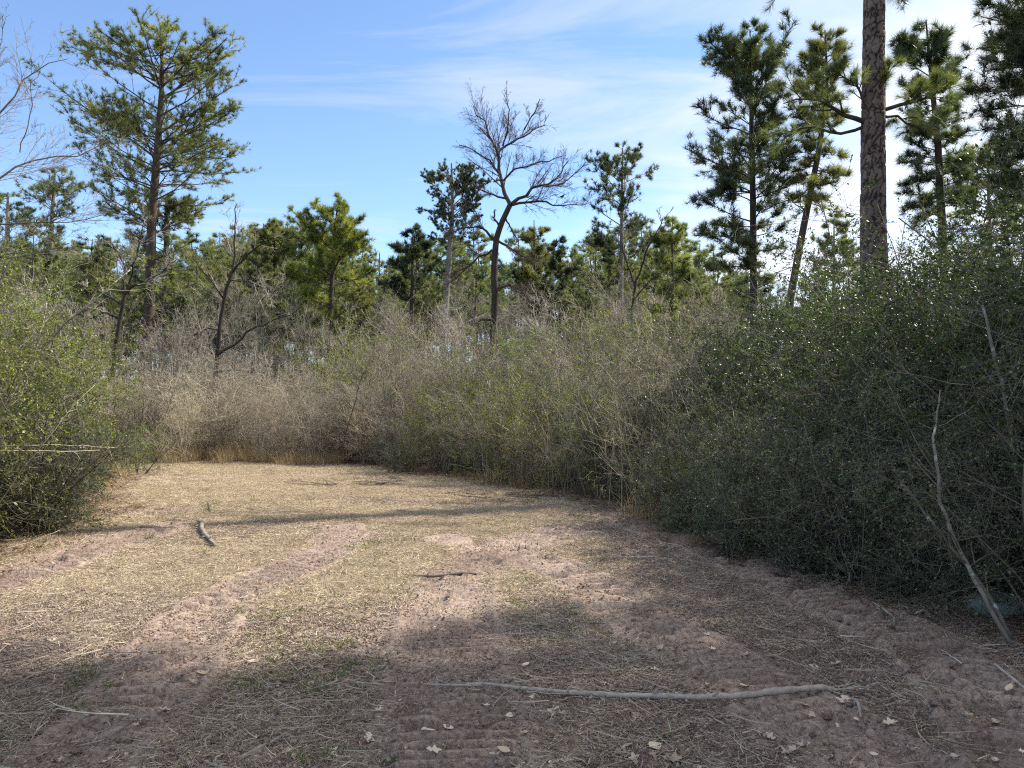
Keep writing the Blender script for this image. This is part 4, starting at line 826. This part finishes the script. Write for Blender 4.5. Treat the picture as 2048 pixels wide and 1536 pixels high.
    put('branches', mw.mesh('branches', M['bark_dark']), e); put('crown', mc.mesh('crown', M['needle_ring']), e)
    # cone: a barrel of overlapping scales
    mb = MB(); n_ = 60; k = np.arange(n_); zt = k / n_; a = k * 2.4; rad = .022 * np.sin(np.pi * (0.12 + .8 * zt)) + .004
    c0 = np.stack([rad * .4 * np.cos(a), rad * .4 * np.sin(a), -.07 * zt], 1); c1 = np.stack([rad * 1.15 * np.cos(a), rad * 1.15 * np.sin(a), -.07 * zt - .006], 1); sdd = np.stack([-np.sin(a), np.cos(a), a * 0], 1) * rad[:, None] * .45
    V = np.stack([c0 - sdd * .5, c0 + sdd * .5, c1 + sdd, c1 - sdd, c1 + np.array((0, 0, .008))], 1).reshape(-1, 3); b = k[:, None] * 5
    mb.add(V, np.concatenate([b + np.array([[0, 1, 2, 3]])])); mb.add(V, np.concatenate([b + np.array([[0, 4, 1]]), b + np.array([[3, 2, 4]])])); me = mb.mesh('pine_cone', M['cone'])
    for c in cones: put('pine_cone', me, e, c, (random.uniform(-.6, .6), random.uniform(-.6, .6), 0), random.uniform(.9, 1.4))
big_trunk()
# pines outside the right edge, whose shade falls on the near ground
for x, y, i, s in [(9.4, 6.9, 0, 1.3), (12.6, 8.3, 3, 1.45), (8.6, 4.3, 1, 1.25), (12.4, 5.6, 0, 1.3), (7.6, 1.4, 2, 1.3), (10.6, 2.4, 0, 1.2), (14.6, 7.6, 2, 1.6), (10.2, 4.6, 2, 1.5)]:
    place('bgpine', x, y, 'pine beyond the right edge shading the track', 'pine tree', 'pines beyond the right edge', s, i, -.1)

# small bird on a limb of the tall bare tree
b0 = at(1123, 394, 30.0)
S_ = [(-.13, -.01, .012), (-.06, 0, .02), (0, .01, .042), (.05, .03, .045), (.085, .065, .026), (.10, .085, .028), (.125, .092, .012), (.15, .088, .002)]
Pb = np.array([[(a, 0, b)] for a, b, c in S_]).reshape(1, -1, 3); rb = np.array([[c for a, b, c in S_]])
mb = MB(); tubes(mb, Pb, rb, 8); bo = put('bird', mb.mesh('bird', M['bird'], True), loc=b0); tag(bo, 'small dark bird perched on a low right limb of the tall bare tree', 'bird')
mb = MB(); tubes(mb, np.array([[(0.0, .015, -.02), (0.01, .015, -.07)], [(0.0, -.015, -.02), (0.01, -.015, -.07)]]), np.full((2, 2), .004), 4); put('legs', mb.mesh('legs', M['bird']), bo)

# ------------------------------------------------------------------ canes, saplings and stems at the front of the thickets
def stem_obj(name, pts, Yd, label, cat, mat='bark_lichen', twig='twig_holly', k=10, L=.3, group=None, lf=0, k2=4, tip=0.2, part='stem'):
    """pts: (px,py,radius px[,depth])"""
    P = np.array([at(p[0], p[1], p[3] if len(p) > 3 else Yd) for p in pts]); r = np.array([p[2] * (p[3] if len(p) > 3 else Yd) / FPX for p in pts])
    d = np.r_[0, np.cumsum(np.linalg.norm(np.diff(P, axis=0), axis=1))]; m = max(8, len(pts) * 3); s = np.linspace(0, d[-1], m)
    Q = np.stack([np.interp(s, d, P[:, i]) for i in range(3)], 1); rr = np.interp(s, d, r)
    for _ in range(2): Q[1:-1] = (Q[:-2] + 2 * Q[1:-1] + Q[2:]) / 4
    Q[1:-1] += rng.normal(size=(m - 2, 3)) * .004 * d[-1]
    base = Q[0].copy(); Q -= base; e = root_tree(name, base, label, cat, group)
    mb = MB(); tubes(mb, Q[None], rr[None], 8, np.array([.5]), True); put(part, mb.mesh(part, M[mat], True), e)
    if k:
        b1 = grow(Q[None], rr[None], k, (tip, 1), (35, 80), L, up=.1, m=6, wig=.14, rr=.45, rmin=.0025, fall=.5); b2 = grow(*b1[:2], k2, (.1, 1), (30, 75), .5, up=.05, m=4, wig=.14, rmin=.0018); b3 = grow(*b2[:2], 2.5, (.1, 1), (30, 75), .5, m=3, wig=.1, rmin=.0014)
        put('twigs', wood('twigs', [b1[:2], b2[:2], b3[:2]], M[twig], [5, 4, 3]), e)
        if lf: mb = MB(); O, T = along(*b3[:2], lf, (.3, 1)); leaves(mb, O, T, .028, .015); put('foliage', mb.mesh('foliage', M['yaupon']), e)
    return e
stem_obj('leaning_sapling', [(2026, 1295, 4.6, 5.05), (1990, 1235, 4.4, 5.1), (1945, 1150, 4, 5.2), (1900, 1070, 3.6, 5.3), (1872, 960, 3.2, 5.4), (1866, 870, 2.6, 5.5), (1880, 780, 1.2, 5.6)], 5, 'pale lichen-spotted sapling leaning left across the right thicket', 'sapling', k=15, L=.32, lf=260)
stem_obj('leaning_sapling', [(2030, 1285, 4, 5.2), (1960, 1160, 3.6, 5.4), (1890, 1080, 3.2, 5.6), (1830, 1000, 2.6, 5.8), (1800, 960, 1.4, 5.9)], 5, 'thin pale sapling crossing behind the lichen-spotted one', 'sapling', k=10, L=.3, lf=160)
stem_obj('leaning_sapling', [(1742, 1168, 4.4, 6.7), (1741, 1090, 3.8, 6.8), (1735, 1020, 3.2, 6.9), (1720, 930, 2, 7)], 6.7, 'upright pale stem at the foot of the right thicket', 'sapling', k=14, L=.4, lf=260)
stem_obj('leaning_sapling', [(1640, 1090, 4.5, 7.9), (1615, 1010, 4, 8), (1590, 930, 3.6, 8.1), (1570, 860, 2, 8.2)], 8, 'grey-green stem leaning left in the middle of the dark thicket', 'sapling', k=10, L=.3, lf=200)
stem_obj('leaning_sapling', [(2070, 1060, 5, 5.9), (2035, 960, 4.4, 5.9), (2010, 800, 3.6, 6), (1985, 680, 3.2, 6.1), (1965, 610, 2.4, 6.1)], 6, 'straight grey stem near the right edge rising through the thicket', 'sapling', k=12, L=.35, lf=250)
stem_obj('leaning_sapling', [(2075, 1150, 4, 5.3), (2040, 1010, 3.4, 5.3), (2055, 900, 2.6, 5.3), (2048, 760, 1.6, 5.4)], 6, 'pale branching stem at the right edge of the photo', 'sapling', k=14, L=.4, lf=150)
stem_obj('arching_branch', [(1700, 1130, 2.4, 6.9), (1640, 1075, 2.1, 6.7), (1560, 1035, 1.8, 6.6), (1495, 1035, 1.4, 6.5), (1455, 1045, .8, 6.5)], 7, 'low grey branch arching left over the track edge', 'branch', k=12, L=.3, lf=160, mat='twig_holly', part='stem')
stem_obj('arching_branch', [(1790, 1090, 2.4, 6.6), (1700, 1010, 2, 6.5), (1640, 960, 1.6, 6.4), (1575, 925, 1, 6.4)], 7, 'grey bare branch reaching left in front of the dark holly', 'branch', k=12, L=.3, lf=60, mat='twig_holly', part='stem')
# left side: leaning stems and long dry canes
for j, (pts, lab) in enumerate([
    ([(20, 1060, 5, 9.5), (90, 960, 4.4, 9.5), (150, 850, 3.6, 9.6), (170, 700, 2.2, 9.8)], 'stout tan stem leaning right inside the left thicket'),
    ([(-20, 1090, 5, 9), (25, 980, 4.4, 9), (90, 880, 3.6, 9.1), (160, 820, 2.4, 9.1), (205, 780, 1.2, 9.2)], 'curved tan stem at the foot of the left thicket'),
    ([(60, 1050, 4, 9.8), (75, 900, 3.4, 9.9), (60, 760, 3, 10), (95, 600, 2, 10.2)], 'upright grey stem in the left thicket'),
    ([(-40, 930, 4, 8.6), (60, 720, 3.6, 8.8), (160, 620, 2.8, 9), (260, 540, 1.4, 9.4)], 'long grey stem slanting up to the right across the left thicket')]):
    stem_obj('leaning_sapling', [(p[0], p[1], p[2] * .5, p[3]) for p in pts], 9, lab, 'sapling', 'bark_lichen', 'twig_grey', 10, .3, lf=300)
for pts, lab in [([(-30, 893, 1.6, 8.2), (100, 889, 1.4, 8.5), (230, 895, .9, 9)], 'upper of two straight dry canes lying level across the left thicket'),
                 ([(-30, 900, 1.4, 8), (120, 903, 1.2, 8.4), (200, 900, .8, 8.8)], 'lower of two straight dry canes lying level across the left thicket'),
                 ([(-20, 1040, 2, 8), (50, 930, 1.8, 8), (130, 830, 1.2, 8.2), (190, 770, .7, 8.5)], 'dry cane rising steeply to the right in the left thicket'),
                 ([(0, 1100, 2, 7.6), (60, 1085, 1.7, 7.8), (120, 1060, 1, 8)], 'dry cane near the ground at the left edge'),
                 ([(200, 860, 1.8, 11), (235, 935, 1.5, 11), (262, 1000, .8, 11)], 'dark thin branch hanging down at the right side of the left thicket')]:
    stem_obj('dry_cane', [(p[0], p[1], p[2] * .55, p[3]) for p in pts], 9, lab, 'cane', 'twig_tan', 'twig_tan', 4, .15, k2=2)
# bare upright stems at the foot of the central-right brush
mbs = []
for i in range(4):
    S = stems0(1, 1.9, .7, .007, .05, 6, .05); b = grow(*S, 6, (.3, 1), (25, 60), .35, up=.1, m=4, rmin=.003); proto('stem', 'bare_sapling', [('stem', wood('stem', [S, b[:2]], M['twig_tan' if i % 2 else 'twig_dark'], [5, 3]))])
for k in range(110):
    t = random.random(); a = gp(1000, 968); bq = gp(1420, 1078); x = a[0] + (bq[0] - a[0]) * t + random.uniform(-.1, .9); y = a[1] + (bq[1] - a[1]) * t + random.uniform(.1, 1.4)
    place('stem', x, y, f'thin upright bare stem along the brush front {near(x, y)}', 'stem', 'bare stems along the front of the brush', random.uniform(.7, 1.25))

# ------------------------------------------------------------------ things lying on the ground
def lie(pts, lift=0.0):
    out = []
    for p in pts: x, y = gp(p[0], p[1]); out.append((x, y, gz(x, y), p[2] * y / FPX))
    A = np.array(out); d = np.r_[0, np.cumsum(np.hypot(np.diff(A[:, 0]), np.diff(A[:, 1])))]; m = len(pts) * 4; s = np.linspace(0, d[-1], m)
    Q = np.stack([np.interp(s, d, A[:, k]) for k in range(4)], 1)
    z = ground_z(Q[:, 0], Q[:, 1])[0]
    for _ in range(30): z = np.maximum(z, np.r_[z[0], (z[:-2] + z[2:]) / 2, z[-1]])
    for _ in range(2): Q[1:-1, :2] = (Q[:-2, :2] + 2 * Q[1:-1, :2] + Q[2:, :2]) / 4
    P = Q[:, :3].copy(); P[:, 2] = z + Q[:, 3] * .75 + lift; return P, Q[:, 3]
def stick(name, pts, label, cat, mat='stick', group=None, knots=3, sides=8, extra=None):
    P, r = lie(pts); r = r * (1 + .10 * rng.normal(size=len(r))); P[1:-1] += rng.normal(size=(len(P) - 2, 3)) * r[1:-1, None] * .12
    base = P[0].copy(); Q = P - base; mb = MB(); tubes(mb, Q[None], r[None], sides, np.array([.6]), True)
    if knots:
        i = rng.integers(1, len(P) - 1, knots); T = nrm(Q[i + 1] - Q[i - 1]); pr = rperp(T); pr[:, 2] = np.abs(pr[:, 2]); K = np.stack([Q[i], Q[i] + (pr + T * .6) * r[i][:, None] * 2.4], 1); tubes(mb, K, np.stack([r[i] * .5, r[i] * .3], 1), 5, None, True)
    o = put(name, mb.mesh(name, M[mat], False), loc=base); tag(o, label, cat, group); return o, Q, r, base
o, Q, r, base = stick('long_stick', [(842, 1373, 1.8), (900, 1380, 2.6), (960, 1385, 3.6), (1030, 1391, 4.6), (1100, 1395, 5), (1180, 1399, 5.6), (1280, 1404, 6), (1380, 1406, 6.4), (1480, 1406, 6.4), (1560, 1398, 6.6), (1640, 1386, 6.4), (1690, 1380, 4)],
      'long pale stick lying across the near ground, splintered at its right end', 'stick', knots=9)
mb = MB(); n_ = 22; e0 = Q[-1] + np.array((-.12, 0, 0)); St = np.empty((n_, 4, 3)); St[:, 0] = e0 + rng.normal(size=(n_, 3)) * np.array((.08, .012, .010)); ang_ = rng.normal(.10, .13, n_)
for i in range(1, 4): St[:, i] = St[:, i - 1] + np.stack([np.cos(ang_), np.sin(ang_), rng.normal(.08, .12, n_)], 1) * rng.uniform(.04, .10, (n_, 1))
St[:, :, 2] = np.maximum(St[:, :, 2], e0[2] + .004)
tubes(mb, St, np.repeat([[.008, .007, .005, .0015]], n_, 0) * rng.uniform(.5, 1.2, (n_, 1)), 4, rng.uniform(.3, 1, n_)); put('splinters', mb.mesh('splinters', M['stick']), o)
Pt, rt = lie([(925, 1381, 2), (890, 1368, 1.6), (866, 1358, .8)]); mb = MB(); tubes(mb, (Pt - base)[None], rt[None], 5); put('side_twig', mb.mesh('side_twig', M['stick']), o)
stick('fallen_stick', [(775, 1150, 1.2), (810, 1157, 2), (870, 1159, 2.6), (920, 1154, 2.8), (965, 1144, 2.6)], 'dark stick lying on the sunlit grass in the middle of the clearing', 'stick', 'twig_dark', knots=4)
stick('rotten_log', [(404, 1053, 4), (401, 1068, 5), (412, 1082, 5), (430, 1100, 3.5)], 'short weathered rotten log on the grass left of centre', 'log', 'bark_grey', knots=5)
stick('fallen_stick', [(1240, 1112, 1), (1290, 1116, 1.6), (1330, 1118, 1.8)], 'small pale twig on the dark soil right of the sunlit patch', 'stick', knots=3)
stick('fallen_stick', [(478, 1534, 4.5), (530, 1504, 4), (580, 1474, 3), (622, 1448, 1.6)], 'pale broken stick slanting up from the bottom edge', 'stick')
stick('fallen_stick', [(1745, 1206, 1.6), (1770, 1226, 2.4), (1790, 1240, 2), (1786, 1256, 1)], 'pale forked stick beside the deep right-hand track', 'stick')
stick('fallen_stick', [(1985, 1336, 2.8), (2025, 1368, 2.8), (2060, 1392, 2)], 'pale stick at the right edge below the lichen-spotted sapling', 'stick')
stick('fallen_stick', [(1700, 1405, 3), (1718, 1425, 3.6), (1722, 1442, 2.4)], 'short thick stick just below the splintered end of the long stick', 'stick')
stick('fallen_stick', [(1835, 1395, 2), (1800, 1385, 2), (1770, 1372, 1.2)], 'short twig right of the long splintered stick', 'stick')
stick('fallen_stick', [(20, 1385, 1.6), (90, 1352, 2), (150, 1322, 1.8), (205, 1316, 1)], 'long curved twig on the dark ground at lower left', 'stick', knots=2)
stick('fallen_stick', [(60, 1500, 1.5), (88, 1440, 2), (120, 1412, 1.6), (140, 1398, 1)], 'pale bent twig in the lower left corner', 'stick', knots=2)
stick('fallen_stick', [(0, 1292, 1.2), (60, 1296, 1.6), (122, 1296, 1)], 'straight twig by the left edge above the curved twig', 'stick', knots=1)
stick('fallen_stick', [(640, 1250, .8), (690, 1262, 1.2), (740, 1278, .8)], 'thin dark twig left of the middle wheel track', 'stick', 'twig_dark', knots=1)
stick('fallen_stick', [(395, 1000, 1), (415, 1010, 1.6), (420, 1028, 1.4)], 'small dark snag standing by the far left of the sunny grass', 'stick', 'twig_dark', knots=1)
# stub of brush piles at the foot of the central brush
for px, py, lab in [(690, 968, 'low heap of dark twigs at the left foot of the central brush'), (990, 992, 'dark twig heap at the foot of the brush right of centre'), (860, 945, 'mound of dark soil and twigs below the central brush')]:
    x, y = gp(px, py); S = stems0(26, .55, 8, .006, .5, 5, .18, (.5, 3)); S[0][:, :, 2] = S[0][:, :, 2] * .35 + .06
    b = grow(*S, 3, (.2, 1), (25, 60), .5, m=3, rmin=.003); o = put('twig_heap', wood('twig_heap', [S, b[:2]], M['twig_dark'], [4, 3]), loc=(x, y, gz(x, y)), scl=(1.3, .9, 1)); tag(o, lab, 'twig heap')
def where(x, y):
    px = 1024 + FPX * x / y
    d = [(float(track_sd(np.array([x]), np.array([y]), T[0])[0][0]), n_) for T, n_ in zip(TRACKS, ('left rut', 'far-left rut', 'middle rut', 'inner right rut', 'outer right rut'))]
    dm, nm = min(d)
    side_ = 'in' if dm < .25 else 'beside'
    if y < 4.15: return f'below the long stick, {side_} the {nm}'
    if y < 5.3: return f'just beyond the long stick, {side_} the {nm}'
    if y < 7.2: return f'at mid clearing, {side_} the {nm}'
    return f'on the far grass, {side_} the {nm}'
# clods
def clod_mesh(seed):
    r2 = np.random.default_rng(seed); n, m = 12, 8; th = np.linspace(0, 2 * np.pi, n, endpoint=False); ph = np.linspace(-.9, 1.45, m)
    V = np.array([[math.cos(p) * math.cos(t), math.cos(p) * math.sin(t), math.sin(p) * .75] for p in ph for t in th]); V *= (1 + .22 * r2.normal(size=(len(V), 1))); i = np.arange(m - 1)[:, None] * n + np.arange(n)[None]; j = np.arange(m - 1)[:, None] * n + (np.arange(n)[None] + 1) % n
    mb = MB(); mb.add(V, np.stack([i, j, j + n, i + n], -1).reshape(-1, 4)); mb.f.append(np.array([list(range((m - 1) * n, m * n))])); return mb.mesh('soil_clod', M['clod'])
CL = [clod_mesh(s) for s in range(4)]
for k in range(60):
    if k == 0: px, py, s = 1617, 1300, .045
    elif k == 1: px, py, s = 1675, 1240, .045
    elif k == 2: px, py, s = 1345, 1098, .07
    else: px, py, s = random.uniform(100, 1950), 1000 + 520 * random.random() ** .7, random.uniform(.012, .03)
    x, y = gp(px, py)
    if cdl(x, y) < .1: continue
    lab = ['dark rooty clod on the soil left of the deep right-hand track', 'dark clod beside the deep right-hand track, up from the rooty one', 'flat dark clod at the far right of the clearing'][k] if k < 3 else f'small soil clod {where(x, y)}'
    o = put('soil_clod', CL[k % 4], loc=(x, y, gz(x, y) + s * .25), rot=(random.uniform(-.4, .4), random.uniform(-.4, .4), random.uniform(0, 6)), scl=(s, s * random.uniform(.7, 1.2), s * random.uniform(.5, .9))); tag(o, lab, 'clod', None if k < 3 else 'small soil clods')
# fallen leaves, lobed or oval, curled
def leaf_mesh(seed, lobed):
    r2 = np.random.default_rng(seed); n = 9; t = np.linspace(0, 1, n); wv = np.sin(np.pi * t ** .8) * .28
    if lobed: wv = wv * (1 + .75 * np.cos(t * 5 * np.pi)) + .03
    curl = r2.uniform(.1, .5); tw = r2.uniform(-.3, .3); x = t - .5; z = curl * (x ** 2) * 1.2
    Lf = np.stack([x, wv, z + curl * wv * .8 + tw * x * wv], 1); C_ = np.stack([x, 0 * x, z], 1); Rt = np.stack([x, -wv, z + curl * wv * .8 - tw * x * wv], 1)
    i = np.arange(n - 1); mb = MB(); mb.add(np.r_[Lf, C_, Rt], np.r_[np.stack([i, i + 1, n + i + 1, n + i], 1), np.stack([n + i, n + i + 1, 2 * n + i + 1, 2 * n + i], 1)], np.full(3 * n, r2.uniform(.35, 1)))
    mb.add(np.array([(-.5, .012, z[0]), (-.5, -.012, z[0]), (-.75, 0, z[0] + .04)]), np.array([(0, 1, 2)])); return mb.mesh('fallen_leaf', M['leaf_dead'] if seed % 5 else M['leaf_rust'])
LM = [leaf_mesh(s, s % 2) for s in range(10)]
for _i in (4, 7, 9): LM[_i].materials[0] = M['straw_grey']
special = [(1115, 1432, .11, 'largest pale pointed leaf below the middle of the long stick', 3), (1310, 1500, .10, 'pale oval leaf at the bottom right of centre', 2), (1255, 1497, .06, 'small pale leaf left of the oval leaf near the bottom edge', 2),
           (1345, 1525, .09, 'pale leaf touching the bottom edge right of centre', 1), (1268, 1245, .07, 'star-shaped pale leaf on the right-hand track ridge', 1), (60, 1478, .13, 'broad orange-brown leaf in the bottom left corner', 5), (505, 1338, .07, 'white curled leaf on the bare soil at lower left', 2), (1965, 1265, .10, 'red-brown curled leaf in front of the green stone', 5)]
for k in range(300):
    if k < len(special): px, py, s, lab, mi = special[k]; grp = None
    else:
        px, py = random.uniform(-20, 2060), 1060 + 490 * random.random() ** .62; s = random.uniform(.022, .085) * random.uniform(.75, 1) * (1.1 if py > 1300 else 1); mi = random.randrange(10); lab = None; grp = 'dry leaves on the clearing floor'
        if random.random() < .35: px = random.uniform(1000, 2048)
    x, y = gp(px, py)
    if cdl(x, y) < 0 and k >= len(special): continue
    o = put('fallen_leaf', LM[mi], loc=(x, y, gz(x, y) + .010), rot=(random.uniform(-.35, .35), random.uniform(-.35, .35), random.uniform(0, 6.28)), scl=(s, s * random.uniform(.7, 1.1), s)); tag(o, lab if lab else f'{"rust" if mi % 5 == 0 else "pale"} {"lobed" if mi % 2 else "oval"} leaf {where(x, y)}', 'leaf', grp)
# twigs strewn about
TW = []
for i in range(6):
    S = stems0(1, 1.0, 0, .012, 0, 7, .10); P = S[0][:, :, [2, 0, 1]].copy(); P[:, :, 2] *= .12; P[:, :, 2] += .02; b = grow(P, S[1], 2 if i % 2 else 0.1, (.3, .9), (25, 50), .35, m=3, rmin=.004); b[0][:, :, 2] = b[0][:, :, 2] * .2 + .02
    TW.append(wood('ground_twig', [(P, S[1]), b[:2]], M['stick' if i % 3 else 'twig_tan'], [5, 3]))
for k in range(160):
    px, py = random.uniform(-20, 2060), 1020 + 510 * random.random() ** .7
    if k > 60: px, py = (random.uniform(0, 330), random.uniform(1260, 1530)) if k % 2 else (random.uniform(1650, 2060), random.uniform(1230, 1530))
    x, y = gp(px, py)
    if cdl(x, y) < .05: continue
    s = random.uniform(.10, .42); o = put('ground_twig', TW[k % 6], loc=(x, y, gz(x, y) + .004), rot=(0, 0, random.uniform(0, 6.28)), scl=(s, s, random.uniform(.2, .5))); tag(o, f'{"tan" if k % 6 % 3 == 0 else "weathered"} {"forked" if k % 2 else "single"} twig {where(x, y)}', 'twig', 'dry twigs on the clearing floor')
# green tufts
def tuft_mesh():
    mb = MB(); blades(mb, 34, .045, (.03, .09), .0022, (20, 80), 0, .35, True); return mb.mesh('grass_tuft', M['grass_green'])
GT = [tuft_mesh() for _ in range(3)]
for k, (px, py, s) in enumerate([(1112, 1285, 1.3), (1078, 1252, .8), (300, 1085, 1.4), (345, 1050, 1), (410, 1110, 1.4), (1028, 1203, .8), (590, 1100, 1), (660, 1525, 1.3), (600, 1534, 1.2), (160, 1430, .9), (225, 1390, .8), (350, 1200, .9), (220, 1180, 1), (330, 1140, .8), (770, 1530, 1.1), (620, 1400, 1), (480, 1235, .8), (1930, 1195, 1.5), (1905, 1205, 1.3), (1600, 1130, 1.2), (700, 1340, .7), (560, 1280, .7), (250, 1290, .9), (1330, 1480, .9), (930, 1150, .8)]):
    x, y = gp(px, py)
    if k == 0: lab, grp = 'bright green grass tuft between the middle and right-hand tracks', None
    else: lab, grp = f'small green grass tuft {where(x, y)}', 'small green grass tufts'
    o = put('grass_tuft', GT[k % 3], loc=(x, y, gz(x, y)), rot=(0, 0, random.uniform(0, 6)), scl=s); tag(o, lab, 'grass tuft', grp)
# green-grey stone at the right edge
n_, m_ = 40, 16; th = np.linspace(0, 2 * np.pi, n_, endpoint=False); ph = np.linspace(-.5, 1.5, m_)
V = np.array([[math.copysign(abs(math.cos(t)) ** .8, math.cos(t)) * math.cos(p) ** .55 * .29, math.copysign(abs(math.sin(t)) ** .8, math.sin(t)) * math.cos(p) ** .55 * .2, math.sin(p) * .17] for p in ph for t in th])
V *= 1 + .10 * fbm(V[:, :1] * 9 + V[:, 2:] * 7, V[:, 1:2] * 9, 1, 3, 500)
i = np.arange(m_ - 1)[:, None] * n_ + np.arange(n_)[None]; j = np.arange(m_ - 1)[:, None] * n_ + (np.arange(n_)[None] + 1) % n_
mb = MB(); mb.add(V, np.stack([i, j, j + n_, i + n_], -1).reshape(-1, 4)); mb.f.append(np.array([list(range((m_ - 1) * n_, m_ * n_))]))
x, y = gp(2012, 1222); o = put('stone', mb.mesh('stone', M['stone'], True), loc=(x, y + .1, gz(x, y) + .02), rot=(0, R(4), .2), scl=(.85, .85, .8)); tag(o, 'flat-topped green-grey stone at the right edge under the thicket', 'stone')
